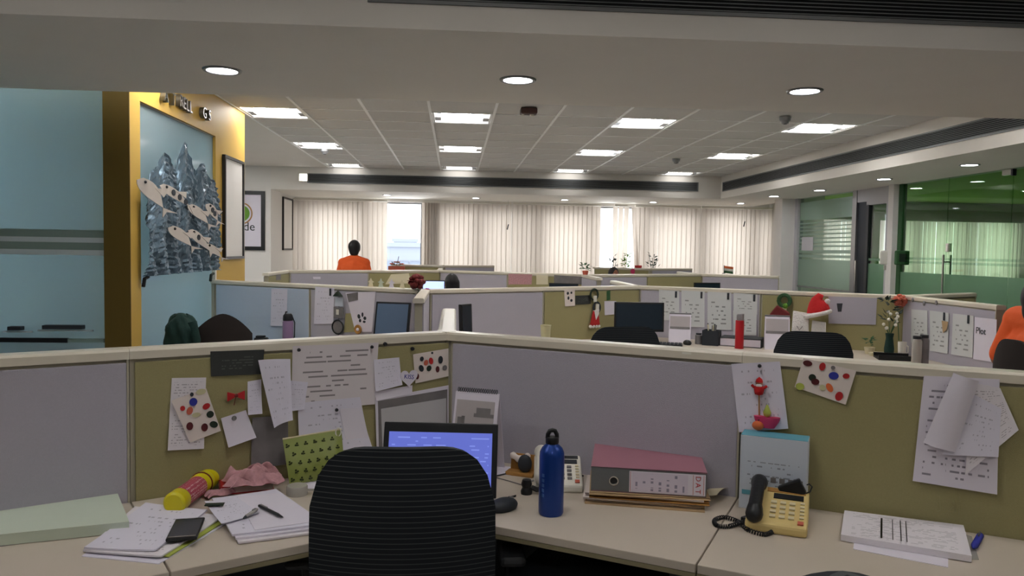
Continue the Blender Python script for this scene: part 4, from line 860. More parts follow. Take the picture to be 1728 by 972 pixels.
# green pouch leaning on the partition
q0, q1, q2, q3 = [P1L.hit(x, y, .07) for x, y in ((483, 741), (583, 731), (586, 800), (490, 814))]; cx = (q0[0]+q1[0])/2; cz = ZD
H = (q0[1]+q1[1])/2-ZD-.004; W = q1[0]-q0[0]
p = P1L.world(cx, ZD, .085); t = thing('pouch', 'green zip pouch printed with clovers leaning on the left partition', 'pouch', p, P1L.ang)
def pf(u, v, s):
    x = (u-.5); k = (1-(2*x)**4)*(.018*math.sin(PI*min(1, v*1.0))*(1.4-v)+.002)
    return (x*W*(1-.06*(1-v)), s*k+.05*v, .003+H*v*(1+.06*x))
link('front_face', grid_mesh('front_face', lambda u, v: pf(u, v, -1), 10, 8, 'pouch'), t); link('back_face', grid_mesh('back_face', lambda u, v: pf(1-u, v, 1), 10, 8, 'pouch'), t)
MB().tube([pf(k/8, 1, 0) for k in range(9)], .0028, 6).build('zip', 'ivory', t); z_ = pf(.93, 1, -1)
MB().tube([(z_[0]+.009*math.cos(k*PI/8), z_[1]-.006, z_[2]-.006+.013*math.sin(k*PI/8)) for k in range(16)], .0022, 6, closed=True).build('zip_ring', 'white_plastic', t)
me = MB()
for a in (PI/2, PI/2+2.1, PI/2-2.1): me.prism([(.0042*math.cos(a)+.0032*math.cos(k*PI/4), .0042*math.sin(a)+.0032*math.sin(k*PI/4)) for k in range(8)], 0, .0006, 0, Matrix.Rotation(PI/2, 4, 'X'))
me.bb(-.0006, -.0006, -.009, .0006, 0, 0); cm = me.mesh('clover', 'clover')
for r_ in range(5):
    for k in range(6):
        u = (k+.35+.5*(r_ % 2))/6.6; v = (r_+.55)/5.4
        if .04 < u < .96: a = pf(u, v, -1); link('clover', cm, t, (a[0], a[1]-.0016, a[2]), rot=(-.15, (k*1.7+r_) % 1-.5, 0))
# tape roll in clear case, small white card
p = onz(499, 838, ZD); t = thing('tape_dispenser', 'round clear plastic tape case beside the green pouch', 'tape', (p.x, p.y+.02, ZD)); MB().lathe([(.012, 0), (.03, 0), (.031, .003), (.031, .024), (.029, .028), (.012, .028)], 28).build('case', 'clear_plastic', t, smooth=40); MB().lathe([(.016, .003), (.027, .003), (.027, .026), (.016, .026)], 28).build('tape_roll', 'photo_grey', t, smooth=40); MB().bb(.028, -.004, .01, .06, .004, .016).build('tape_tail', 'clear_plastic', t)
flat('paper_slip', 'small white slip of paper behind the tape case', [(505, 812), (545, 808), (548, 826), (510, 829)], 'paper', .0, .001, group=PAP)

# ---------------- laptop behind the chair
p = P1L.stand(742, .28); q = onz(742, 842, ZD)
c = ony(740, 742, 2.22); lz = ZD
t = thing('laptop', 'open black laptop with a lit blue screen behind the chair', 'laptop', (c.x, 2.2, ZD), -.10); W = .335
MB().bb(-W/2, -.22, .002, W/2, .01, .02).build('base', 'black_plastic', t, bevel=.004); MB().bb(-W/2+.02, -.1, .02, W/2-.02, -.01, .0215).build('keyboard', 'charcoal', t); MB().bb(-.05, -.2, .02, .05, -.125, .0208).build('touchpad', 'dark_metal', t)
TL, TR = ony(657, 716, 2.26), ony(827, 724, 2.26); Hs = TL.z-ZD-.02
tilt = Matrix.Rotation(-.28, 4, 'X'); ld = MB().bb(-W/2, -.004, 0, W/2, .006, Hs/math.cos(.28)).build('lid', 'black_plastic', t, (0, .012, .022), rot=(-.28, 0, 0), bevel=.003)
Hl = Hs/math.cos(.28)
link('screen', grid_mesh('screen', lambda u, v: (-W/2+.016+u*(W-.032), -.0048, .022+v*(Hl-.05)), 1, 1, 'print_screen'), ld)
# desk calendar
p = P1R.stand(806, .13); a, zt = P1R.hit(812, 655, .13)
t = thing('desk_calendar', 'white spiral bound tent calendar with a seaside photograph by the laptop', 'calendar', (p.x+.005, p.y, ZD), P1R.ang+.12); Wc, Hc = .155, zt-ZD-.01
lean = math.atan2(.06, Hc)
for s, nm in ((-1, 'front_page'), (1, 'back_board')): MB().bb(-Wc/2, -.0012, 0, Wc/2, .0012, Hc).build(nm, 'paper', t, (0, s*.06, 0), rot=(s*lean, 0, 0))
MB().bb(-Wc/2+.008, -.0025, Hc*.42, Wc/2-.012, -.0012, Hc*.9).build('photo_sky', 'photo_sky', t, (0, -.06, 0), rot=(-lean, 0, 0)); MB().bb(-Wc/2+.008, -.003, Hc*.42, Wc/2-.012, -.0022, Hc*.455).build('photo_shore', 'photo_grey', t, (0, -.06, 0), rot=(-lean, 0, 0))
b = MB()
for (x, z, w_, h_) in ((-.052, .5, .02, .05), (-.042, .59, .012, .03), (-.02, .54, .009, .012), (-.003, .5, .008, .008), (.012, .475, .009, .008), (.028, .74, .05, .02), (.03, .7, .07, .012)): b.bb(x-w_/2, -.003, Hc*z, x+w_/2, -.0024, Hc*z+h_)
b.build('photo_boats', 'photo_grey', t, (0, -.06, 0), rot=(-lean, 0, 0))
ringm = MB().tube([(0, .007*math.cos(k*PI/5), .007*math.sin(k*PI/5)) for k in range(10)], .0012, 5, closed=True).mesh('spiral_ring', 'dark_metal')
for k in range(18): link('spiral_ring', ringm, t, (-Wc/2+.01+k*(Wc-.02)/17, 0, Hc))
# cable along the wall edge and white paper beneath
MBt = [onz(838, 803, ZD+.004), onz(868, 796, ZD+.004), onz(905, 799, ZD+.004), onz(985, 803, ZD+.004)]
tag(MB().tube([q for q in MBt], .0025, 6).build('power_cable', 'charcoal'), 'thin dark cable running behind the desk items', 'cable')
flat('paper_slip', 'white slip of paper lying behind the laptop corner', [(836, 785), (865, 788), (862, 802), (835, 801)], 'paper', .0, .001, group=PAP)
tag(MB().tube([onz(838, 806, ZD+.003), onz(860, 812, ZD+.003), onz(880, 818, ZD+.003)], .0018, 6).build('thin_cable', 'photo_grey'), 'thin pale cable leading to the black plug', 'cable')
# brown stand with dark ball
p = P1R.stand(882, .1); t = thing('photo_stand', 'brown card stand with a crumpled white tissue and a dark blue ball', 'stand', (p.x, p.y, ZD), P1R.ang+.1)
Hh = P1R.hit(880, 768, .1)[1]-ZD
MB().bb(-.035, -.004, 0, .055, .004, Hh).build('card', 'cork_brown', t, (0, .012, 0), rot=(-.12, 0, 0)); MB().bb(-.04, -.03, 0, .055, .012, .012).build('foot', 'cork_brown', t, bevel=.002)
b = MB(); rk = random.Random(2)
for k in range(7): b.ball((-.005+rk.uniform(-.025, .03), .005, Hh-.01+rk.uniform(-.014, .008)), rk.uniform(.009, .014), 8, 6)
link('tissue', remeshed(b, 'tissue', 'paper_warm', .005, 1), t); MB().ball((.022, -.012, .04), (.024, .016, .03), 16, 12).build('ball', 'charcoal', t, smooth=60)
# desk telephones
def telephone(lab, p, rz, mat, hand, scale=1, flip=False, disp='charcoal'):
    t = thing('desk_telephone', lab, 'telephone', (p.x, p.y, ZD), rz); t.scale = (scale,)*3
    W, D = .17, .19; h0, h1 = .028, .085
    v = [(-W/2, -D/2, 0), (W/2, -D/2, 0), (W/2, D/2, 0), (-W/2, D/2, 0), (-W/2, -D/2, h0), (W/2, -D/2, h0), (W/2, D/2, h1), (-W/2, D/2, h1)]
    MB().add(v, [(0, 3, 2, 1), (4, 5, 6, 7), (0, 1, 5, 4), (1, 2, 6, 5), (2, 3, 7, 6), (3, 0, 4, 7)]).build('body', mat, t, bevel=.008)
    sl = math.atan2(h1-h0, D); fr = Matrix.Translation((0, 0, (h0+h1)/2)) @ Matrix.Rotation(sl, 4, 'X')
    MB().bb(-.015, .035, .0, .07, .06, .003, 0, fr).build('display', disp, t); MB().bb(-.035, .068, 0, .075, .088, .002, 0, fr).build('label_strip', 'cork_brown' if mat == 'ivory_old' else 'dark_metal', t)
    km = MB().bb(-.008, -.006, 0, .008, .006, .004).mesh('key', 'ivory' if mat == 'ivory_old' else 'photo_grey')
    for r in range(4):
        for c in range(3): o = link('key', km, t, fr @ Vector((-.012+c*.026, .012-r*.024, .001)), rot=(sl, 0, 0))
    sm = MB().bb(-.006, -.004, 0, .006, .004, .003).mesh('small_key', 'ivory')
    for r in range(5): link('small_key', sm, t, fr @ Vector((.068, .02-r*.018, .001)), rot=(sl, 0, 0))
    MB().bb(-.008, -.008, 0, .008, .008, .004, 0, fr @ Matrix.Translation((.066, -.078, 0))).build('red_key', 'terracotta', t)
    # handset along the left side
    b = MB(); hx = -.06; P = lambda y, z: fr @ Vector((hx, y, z))
    b.capsule(P(-.075, .03), P(.075, .03), .02, .02); b.capsule(P(-.085, .018), P(-.065, .022), .026, .024); b.capsule(P(.065, .022), P(.085, .018), .024, .026)
    link('handset', remeshed(b, 'handset', hand, .005, 3), t)
    return t
p = onz(945, 832, ZD); telephone('ivory desk telephone behind the blue bottle', Vector((p.x+.004, p.y+.085, 0)), -.1, 'white_plastic', 'white_plastic', .88)
p = onz(1330, 898, ZD); telephone('yellowed beige telephone with a black handset on the right worktop', Vector((p.x-.004, p.y+.06, 0)), P1R.ang+.06, 'ivory_old', 'black_plastic', .92, disp='black_plastic')
# coiled cord
def coil(path, r, turns, wire):
    pts = []; n = turns*8; P = [Vector(q) for q in path]; seg = len(P)-1; prev = None
    for k in range(n+1):
        f = k/n*seg; i = min(int(f), seg-1); q = f-i
        a = P[max(i-1, 0)]; b_ = P[i]; c = P[i+1]; d = P[min(i+2, seg)]
        pos = .5*((2*b_)+(c-a)*q+(2*a-5*b_+4*c-d)*q*q+(3*b_-a-3*c+d)*q**3); tg = (c-b_).normalized(); up_ = Vector((0, 0, 1)); sd = tg.cross(up_).normalized(); th = 2*PI*k/8
        pts.append(pos+sd*math.cos(th)*r+up_*(math.sin(th)*r+r+wire))
    return MB().tube(pts, wire, 5)
Z = ZD
cp = [(1306, 893), (1302, 902), (1288, 906), (1262, 898), (1245, 884), (1222, 877), (1206, 882), (1210, 891), (1230, 892), (1250, 886), (1262, 884)]
tag(coil([onz(x, y, Z) for x, y in cp], .005, 62, .0018).build('coiled_cord', 'black_plastic', smooth=60), 'black coiled handset cord looped on the right worktop', 'cord')
cp = onz(1264, 882, Z); tag(MB().bb(-.012, -.02, 0, .012, .02, .014).build('cord_plug', 'black_plastic', None, cp, .6, bevel=.003), 'small black plug at the end of the coiled cord', 'plug')
# black tilted clip stand behind the beige phone
a = P1R.hit(1338, 826, .112); p = P1R.world(a[0], ZD, .112); t = thing('clip_stand', 'black angular holder with a wire hook behind the beige telephone', 'holder', p, P1R.ang)
zc = a[1]-ZD; MB().bb(-.035, -.01, -.022, .03, .01, .022, 0, Matrix.Translation((0, 0, zc)) @ Matrix.Rotation(-.5, 4, 'Y')).build('holder', 'black_plastic', t, bevel=.004); MB().bb(-.012, -.008, 0, .012, .008, zc-.01).build('stem', 'black_plastic', t)
MB().tube([(.03, 0, zc-.008), (.045, 0, zc+.0), (.05, 0, zc+.015), (.042, 0, zc+.022), (.036, 0, zc+.018)], .002, 6).build('hook', 'dark_metal', t)
# mouse
p = onz(850, 862, ZD); t = thing('computer_mouse', 'dark grey computer mouse beside the chair', 'mouse', (p.x, p.y+.01, ZD), -.9)
b = MB(); b.ball((0, 0, .012), (.03, .048, .022), 18, 12); me = b.mesh('shell', 'charcoal', 60)
for v in me.vertices: v.co.z = max(0.0, v.co.z)
link('shell', me, t); MB().tube([(0, .02, .031), (0, .036, .027)], .004, 8).build('wheel', 'steel', t); MB().bb(-.0005, .012, .027, .0005, .048, .033).build('button_gap', 'black_plastic', t)
# black plug cluster
p = onz(889, 835, ZD); t = thing('power_adapter', 'black plug with a thick cable beside the blue bottle', 'plug', (p.x, p.y+.01, ZD)); MB().lathe([(0, 0), (.017, 0), (.018, .01), (.013, .02), (.017, .03), (.013, .044), (0, .046)], 14).build('plug', 'black_plastic', t, smooth=40); MB().tube([(.014, 0, .02), (.03, -.005, .014), (.05, 0, .012), (.06, .02, .01)], .008, 8).build('cable', 'black_plastic', t); MB().tube([(.008, 0, .036), (.022, .004, .04)], .003, 6).build('pin', 'steel', t)
# blue bottle
p = onz(930, 868, ZD); R = mlen(21.5, p); Hb = ony(931, 726, p.y).z-ZD
t = thing('water_bottle', 'blue metal water bottle with a black loop cap on the near worktop', 'bottle', (p.x, p.y+.006, ZD)); zb = Hb*.69
MB().lathe([(0, 0), (R*.92, 0), (R, .006), (R, zb-.002), (R*.97, zb+.012), (R*.8, zb+.024), (R*.5, zb+.034), (R*.46, zb+.038), (0, zb+.038)], 36).build('body', 'bottle_blue', t, smooth=50)
MB().lathe([(R*.52, zb+.036), (R*.54, zb+.038), (R*.54, zb+.05), (R*.48, zb+.054), (0, zb+.054)], 24).build('cap', 'black_plastic', t, smooth=40)
zc = zb+.05; hh = Hb-zc; MB().tube([(-R*.38, 0, zc), (-R*.36, 0, zc+hh*.45), (-R*.2, 0, zc+hh*.88), (0, 0, zc+hh*.94), (R*.2, 0, zc+hh*.88), (R*.36, 0, zc+hh*.45), (R*.38, 0, zc)], .0062, 8).build('carry_loop', 'black_plastic', t, smooth=60)
b = MB()
for k in range(5): b.bb(-.004, -R*1.012, .055+k*.014, .004, -R*.99, .064+k*.014)
b.build('print', 'bottle_print', t, rz=-.85)
# binder on folders
BP = [onz(997, 828, ZD+.035), onz(1192, 840, ZD+.035)]; d = BP[1]-BP[0]; ang = math.atan2(d.y, d.x); Lb = d.length
stack = [('kraft', 'kraft folder at the bottom of the stack under the binder', .012), ('paper_warm', 'loose papers above the bottom kraft folder', .006), ('cork_brown', 'brown file cover in the middle of the stack under the binder', .006), ('paper_warm', 'thin wad of papers near the top of the stack', .006), ('kraft', 'topmost brown folder directly under the binder', .005)]
z = ZD; rb = random.Random(4)
base = (BP[0]+BP[1])/2
for k, (m, lab, th) in enumerate(stack):
    t = thing('paper_folder', lab, 'folder', (base.x+rb.uniform(-.012, .012)+.02*math.sin(ang), base.y+.0, z), ang+rb.uniform(-.05, .05), 'folders stacked under the binder')
    w_ = Lb*(1.02+.03*rb.random())
    MB().bb(-w_/2, -.012+rb.uniform(-.01, .01), 0, w_/2, .22, th*.35).build('cover', m, t); MB().bb(-w_/2+.006, .0, th*.35, w_/2-.01, .215, th*.8).build('sheets', 'paper_warm', t); MB().bb(-w_/2, -.008, th*.8, w_/2, .22, th).build('cover', m, t)
    z += th
flatz = z-ZD
t = thing('binder', 'lever arch binder with pink cover and grey spine lying on the folders', 'binder', (BP[0].x, BP[0].y, z), ang); T = .072; D = .275
MB().bb(0, 0, 0, Lb, .003, T).build('spine', 'binder_grey', t); MB().bb(0, 0, 0, Lb, D, .003).build('back_cover', 'binder_pink', t); MB().bb(-.001, .0, T-.003, Lb+.001, D, T).build('front_cover', 'binder_pink', t); MB().bb(.004, .05, .006, Lb-.02, D-.02, .045).build('papers', 'paper_warm', t); MB().bb(Lb*.4, .02, .004, Lb*.6, .05, .05).build('lever_arch', 'steel', t)
hx = Lb*.2; MB().tube([(hx+.0125*math.cos(k*PI/10), -.0015, T*.47+.0125*math.sin(k*PI/10)) for k in range(20)], .003, 6, closed=True).build('finger_ring', 'ring_metal', t); MB().lathe([(0, 0), (.011, 0), (.011, .001), (0, .001)], 20, Matrix.Translation((hx, -.0004, T*.47)) @ Matrix.Rotation(PI/2, 4, 'X')).build('finger_hole', 'black_plastic', t)
lb = link('spine_label', grid_mesh('spine_label', lambda u, v: (Lb*.335+u*Lb*.655, -.0008, .004+v*(T-.01)), 1, 1, 'paper'), t)
link('label_print', grid_mesh('label_print', lambda u, v: (Lb*.36+v*Lb*.48, -.0012, T-.009-u*(T-.016)), 1, 1, 'print_label'), lb)
for ch, f, m in (('D', .8, 'red'), ('A', .5, 'red'), ('T', .2, 'red')): link('label_letter', text_mesh(ch, .021, .0002, m), lb, (Lb*.925, -.0016, .004+f*(T-.01)), rot=(PI/2, PI/2, 0))
for x in (Lb*.345, Lb*.885, Lb*.975): MB().bb(x-.0006, -.0014, .006, x+.0006, -.001, T-.008).build('label_rule', 'terracotta', lb)
q = onz(1215, 838, ZD+.02); tag(link('loose_sheet', grid_mesh('loose_sheet', lambda u, v: ((u-.5)*.05, (v-.5)*.09, .012*(u-.5)-.03*(v-.5)*(v-.5)), 4, 4, 'paper_cream', .001), None, (q.x, q.y+.05, ZD+.026), ang-.5), 'cream sheet sticking out at the right of the binder', 'paper')
# carton
A, B = onz(1247, 851, ZD), onz(1362, 868, ZD); d = B-A; Lc = mlen(115, A)
p0 = P1R.hit(1250, 735, .095); p1 = P1R.hit(1364, 745, .095); zt = (p0[1]+p1[1])/2
t = thing('carton', 'white and teal product carton standing against the seam of the right partitions', 'box', P1R.world(p0[0], ZD, .095), P1R.ang+.03); W = p1[0]-p0[0]; H = zt-ZD
MB().bb(0, 0, 0, W, .075, H).build('body', 'carton', t, bevel=.001); MB().bb(.001, .001, H, W-.001, .074, H+.001).build('lid', 'teal', t)
link('printed_face', grid_mesh('printed_face', lambda u, v: (.004+u*(W-.008), -.0006, .004+v*(H-.006)), 1, 1, 'print_box'), t); MB().bb(.008, -.0016, H*.2, W*.34, -.0008, H*.26).build('teal_bar', 'teal', t); MB().bb(W*.24, -.0016, H*.06, W*.32, -.0008, H*.1).build('small_mark', 'photo_grey', t)
for k in range(4): MB().bb(W*(.47+.13*k), -.0016, H*.4, W*(.55+.13*k), -.0008, H*.47).build('symbol', 'photo_grey', t)
# papers at the right
flat('paper_sheet', 'lower blank sheet sticking out under the right paper wad', [(1442, 904), (1600, 936), (1600, 957), (1440, 926)], 'paper', .0, .0015, group=PAP)
o = flat('paper_wad', 'wad of printed forms with black bars on the right worktop', [(1425, 861), (1626, 886), (1640, 938), (1419, 902)], 'print_b', .002, .016, group=PAP)
q = [onz(x, y, ZD+.0186) for x, y in ((1425, 861), (1626, 886), (1640, 938), (1419, 902))]
def inq(u, v): return (q[3]*(1-u)+q[2]*u)*(1-v)+(q[0]*(1-u)+q[1]*u)*v
for u, w_ in ((.315, .016), (.41, .007), (.475, .008), (.52, .008)):
    c = [inq(u, .1)-o.location, inq(u+w_, .1)-o.location, inq(u+w_, .86)-o.location, inq(u, .86)-o.location]
    MB().add([(a.x, a.y, .0012) for a in c], [(0, 1, 2, 3)]).build('black_bar', 'black_plastic', o)
pen('thick blue marker behind the right paper wad', (1655, 903), (1642, 925), .001, ('blue', 'blue'), .0085)
flat('plastic_sleeve', 'clear plastic sleeve under the end of the right paper wad', [(1625, 900), (1640, 905), (1652, 944), (1630, 944)], 'clear_plastic', .0, .001, 'sleeve')
# ================================================================== FOIL ARTWORK on the yellow wall's glass
prof = [(238, 317), (250, 289), (262, 279), (268, 262), (272.5, 256), (278, 263), (285, 280), (293, 286), (298, 258), (304.6, 238), (311, 243), (318.8, 276), (326.5, 299), (331, 283), (336, 275), (343, 280), (349.6, 302), (356, 304), (363, 318)]
PR = [WPY.hit(x, y, .02) for x, y in prof]; s0, s1 = PR[0][0], PR[-1][0]
zb0 = WPY.hit(242, 466, .02)[1]
def topz(s):
    for (a, za), (b_, zb_) in zip(PR, PR[1:]):
        if a <= s <= b_+1e-9: return za+(zb_-za)*(s-a)/(b_-a)
    return PR[-1][1]
t = thing('foil_artwork', 'crumpled silver blue foil mountain collage with paper fish on the yellow wall', 'artwork', WPY.world((s0+s1)/2, zb0, .0), WPY.ang)
rf = random.Random(8); J = [[rf.random() for _ in range(80)] for _ in range(80)]
def foil(u, v):
    s = s0+(s1-s0)*u; zt = topz(s); z = zb0+(zt-zb0)*v
    d = .02+.035*abs(math.sin(u*21+1.7*math.sin(v*5)))*(.4+.6*(1-v))+.022*J[int(u*60)][int(v*60)]+.02*math.sin(v*PI)
    return (s-(s0+s1)/2, -d, z-zb0)
link('foil_sheet', grid_mesh('foil_sheet', foil, 60, 56, 'foil', .002, 25), t)
def fish(x0, y0, x1, y1, w, off, spots=0):
    dx, dy = x1-x0, y1-y0; L = math.hypot(dx, dy); dx /= L; dy /= L; n = 10
    h = lambda a, c: (lambda q: (q[0]-(s0+s1)/2, q[1]-zb0))(WPY.hit(x0+dx*a*L-dy*c, y0+dy*a*L+dx*c, off))
    top = [(k/n*.78, -w*.5*math.sin(PI*(.06+.94*k/n)**.7)) for k in range(n+1)]
    out = [h(a, c) for a, c in top]+[h(1, -w*.45), h(.9, 0), h(1.0, w*.4)]+[h(a, -c*.8) for a, c in top[::-1]]
    cx, cz = h(.45, 0); X = Matrix.Rotation(PI/2, 4, 'X')
    o = MB().prism([(a-cx, c-cz) for a, c in out], 0, .004, 0, X).build('paper_fish', 'fish_paper', t, (cx, -off, cz), rot=(0, 0, -.25))
    MB().prism([(a-cx, c-cz) for a, c in (h(.3, -w*.35), h(.42, -w*.95), h(.56, -w*.4))], 0, .003, 0, X).build('fin', 'fish_paper', o, (0, -.004, 0))
    for k in range(spots):
        q = h(.3+.17*k, -.1*w); MB().lathe([(0, 0), (.022, 0), (.022, .003), (0, .003)], 10, Matrix.Translation((q[0]-cx, -.005, q[1]-cz)) @ X).build('spot', 'charcoal', o)
    q = h(.1, -.12*w); MB().ball((q[0]-cx, -.006, q[1]-cz), .01, 8, 6).build('eye', 'black_plastic', o)
for f in ((244, 302, 275, 364, 20, .13, 0), (283, 312, 319, 358, 13, .12, 3), (327, 346, 350, 386, 13, .12, 0), (295, 383, 322, 424, 16, .13, 0), (328, 388, 352, 432, 12, .125, 1), (354, 344, 366, 380, 10, .12, 2), (354, 412, 372, 440, 10, .12, 0)): fish(*f)
for px, py, m in ((245, 473, 'black_soft'), (357, 466, 'dark_green')):
    a = WPY.hit(px, py, .03); MB().tube([(a[0]-(s0+s1)/2-.03, -.03, a[1]-zb0-.04), (a[0]-(s0+s1)/2-.01, -.03, a[1]-zb0+.01), (a[0]-(s0+s1)/2+.05, -.03, a[1]-zb0+.02)], .012, 6).build('tape_tie', m, t)

# ================================================================== SECOND ROW
def on_desk(pl, px, off, py_top, h_px=None):
    p = pl.stand(px, off); z = ony(px, py_top, p.y).z; return Vector((p.x, p.y, ZD)), z-ZD
# notices and ornaments pinned to the left partitions
R2 = 'notices pinned to the second row partitions'
def poster(lab, pl, c, mat='print_poster', pinpx=None, off=.002, nm='notice'):
    o, g = sheet(nm, lab, pl, c, mat, off, .004, 'notice', 4, 4, R2)
    if pinpx: l = loc_on(pl, g, *pinpx, .003); MB().bb(-.009, -.004, -.028, .009, 0, .028).build('clip', 'charcoal', o, l, bevel=.002)
    return o, g
poster('pale blue notice with a clip left of the hanging ornaments', P2L, [(532, 484), (564, 486), (563, 546), (530, 547)], 'print_c', (558, 493))
poster('long faint list on the bluish partition by the yellow wall', P2L, [(458, 487), (485, 488), (484, 550), (457, 550)], 'print_c')
o, g = poster('pale poster between the hanging ornaments and the tilted monitor', P2L, [(583, 494), (634, 492), (628, 560), (600, 560)], 'paper', None, .004)
stickers(P2L, o, g, [(606, 534, 3, 4, .3, 'charcoal'), (612, 531, 2, 4, 0, 'charcoal'), (616, 537, 3, 3, 0, 'charcoal'), (608, 541, 2.5, 3, 0, 'charcoal'), (615, 543, 3, 2, 0, 'charcoal')])
sheet('photo_card', 'grey blue photo card pinned above the pale poster', P2L, [(585, 496), (604, 493), (604, 506), (588, 510)], 'photo_grey', .006, 0, 'card')
sheet('olive_card', 'plain olive card pinned under the hanging ornaments', P2L, [(583, 529), (600, 528), (599, 560), (580, 561)], 'fabric_olive', .005, 0, 'card')
p = at(P2L, 573, 500, .01); t = thing('hanging_ornaments', 'string of round badges and bells hung on the second row partition', 'ornament', p, P2L.ang)
MB().lathe([(0, .045), (.02, .03), (.045, .005), (.045, 0), (0, 0)], 14, Matrix.Translation((0, -.02, 0)) @ Matrix.Diagonal((1, .4, 1, 1))).build('bell', 'dark_green', t, smooth=40); MB().bb(-.035, -.01, -.075, .04, -.004, -.01).build('card_badge', 'carton', t); MB().bb(-.045, -.014, -.165, .045, -.006, -.085).build('dark_badge', 'photo_grey', t); MB().bb(-.02, -.016, -.14, .005, -.014, -.1).build('badge_mark', 'white_plastic', t)
MB().tube([(-.005+.052*math.cos(k*PI/10), -.014, -.235+.052*math.sin(k*PI/10)) for k in range(20)], .006, 6, closed=True).build('ring', 'black_plastic', t); MB().lathe([(0, 0), (.045, 0), (.045, .006), (0, .006)], 20, Matrix.Translation((-.005, -.008, -.235)) @ Matrix.Rotation(PI/2, 4, 'X')).build('round_badge', 'photo_grey', t); MB().lathe([(0, 0), (.036, 0), (.036, .006), (0, .006)], 18, Matrix.Translation((.02, -.008, -.33)) @ Matrix.Rotation(PI/2, 4, 'X')).build('pale_badge', 'paper', t); MB().tube([(0, -.006, .04), (0, -.006, -.3)], .002, 5).build('string', 'charcoal', t)
p = at(P2L, 604, 556, .03); t = thing('straw_rosette', 'brown round rosette low on the second row partition', 'rosette', p, P2L.ang); MB().lathe([(.012, 0), (.03, .006), (.036, .0), (.03, -.008), (.012, -.004)], 18, Matrix.Rotation(PI/2, 4, 'X')).build('wreath', 'cork_brown', t, smooth=50); MB().ball((0, -.004, 0), .012).build('centre', 'paper', t, smooth=60)
def flower(t, c, r, mat, n=9, layers=3, seed=0):
    rr = random.Random(seed)
    for L_ in range(layers):
        for k in range(n-2*L_):
            a = 2*PI*k/(n-2*L_)+L_*.5; el = .25+.5*L_; d = Vector((math.cos(a)*math.cos(el), math.sin(a)*math.cos(el), math.sin(el)))
            sd = Vector((-math.sin(a), math.cos(a), 0)); up_ = d.cross(sd); b = MB(); c_ = Vector(c); R_ = r*(1-.18*L_)
            pts = [c_, c_+d*R_*.55+sd*R_*.34+up_*R_*.08, c_+d*R_+sd*R_*.18-up_*R_*.05, c_+d*R_-sd*R_*.18-up_*R_*.05, c_+d*R_*.55-sd*R_*.34+up_*R_*.08]
            b.add(pts+[q+up_*.002 for q in pts], [(0, 1, 2, 3, 4), (9, 8, 7, 6, 5)]+[(i, 5+i, 5+(i+1) % 5, (i+1) % 5) for i in range(5)]); b.build('petal', mat, t)
def leafy(t, c, n, r, mat, seed=0, size=.03, up_=.6):
    """a bunch of small leaves on stems, each leaf its own piece"""
    rr = random.Random(seed); lm = MB().add([(0, 0, 0), (.35*size, .25*size, .06*size), (.35*size, -.25*size, .06*size), (size, 0, 0), (.35*size, 0, -.04*size)], [(0, 1, 4), (0, 4, 2), (1, 3, 4), (4, 3, 2), (0, 2, 1), (1, 2, 3)]).mesh('leaf', mat)
    for k in range(n):
        a = rr.uniform(0, 2*PI); h = rr.uniform(.15, 1); q = Vector(c)+Vector((math.cos(a)*r*rr.uniform(.2, 1)*(1-.4*h), math.sin(a)*r*rr.uniform(.2, 1)*(1-.4*h), h*up_*r*2))
        link('leaf', lm, t, q, rot=(rr.uniform(-.6, .6), rr.uniform(-.9, .3), a))
p = P2L.world(P2L.L, HP, -.032); p = Vector((V['2a'][0]-.06, V['2a'][1]-.01, HP)); t = thing('fabric_flower', 'large red fabric flower perched on the second row cap', 'flower', p)
rq = random.Random(3); b = MB()
for q_ in range(46):
    a_, e_ = rq.uniform(0, 2*PI), math.asin(rq.uniform(-.8, 1)); d_ = Vector((math.cos(a_)*math.cos(e_), math.sin(a_)*math.cos(e_), math.sin(e_))); b.ball(d_*.046+Vector((0, 0, .05)), (.02, .02, .016), 7, 5)
b.build('heart', 'dark_red', t, smooth=40); flower(t, (0, 0, .045), .072, 'dark_red', 11, 4, 1); MB().tube([(0, 0, .04), (.01, -.02, 0), (.02, -.04, -.05)], .003, 5).build('stem', 'green', t)
leafy(t, (.01, -.05, -.05), 5, .03, 'green', 3, .035, .3)
flower(t, (.075, -.02, -.005), .022, 'pink', 6, 2, 2)
# four paper stars standing on the cap
for k, (px, m) in enumerate(((626, 'paper_cream'), (643, 'mint'), (661, 'paper'), (679, 'paper_cream'))):
    a = P2L.hit(px, 480, -.032)[0]; p = P2L.world(a, HP, -.032); t = thing('paper_star', ('cream', 'pale green', 'white', 'cream')[k]+' cut out paper figure on the cap, %s of four' % ('first', 'second', 'third', 'last')[k], 'paper figure', p, P2L.ang, 'paper figures on the second row cap')
    MB().prism([(-.022, 0), (-.014, .03), (-.03, .036), (-.011, .045), (0, .066), (.011, .045), (.03, .036), (.014, .03), (.022, 0)], 0, .003, 0, Matrix.Rotation(PI/2, 4, 'X')).build('figure', m, t); MB().bb(-.016, -.01, 0, .016, .008, .002).build('foot', m, t)
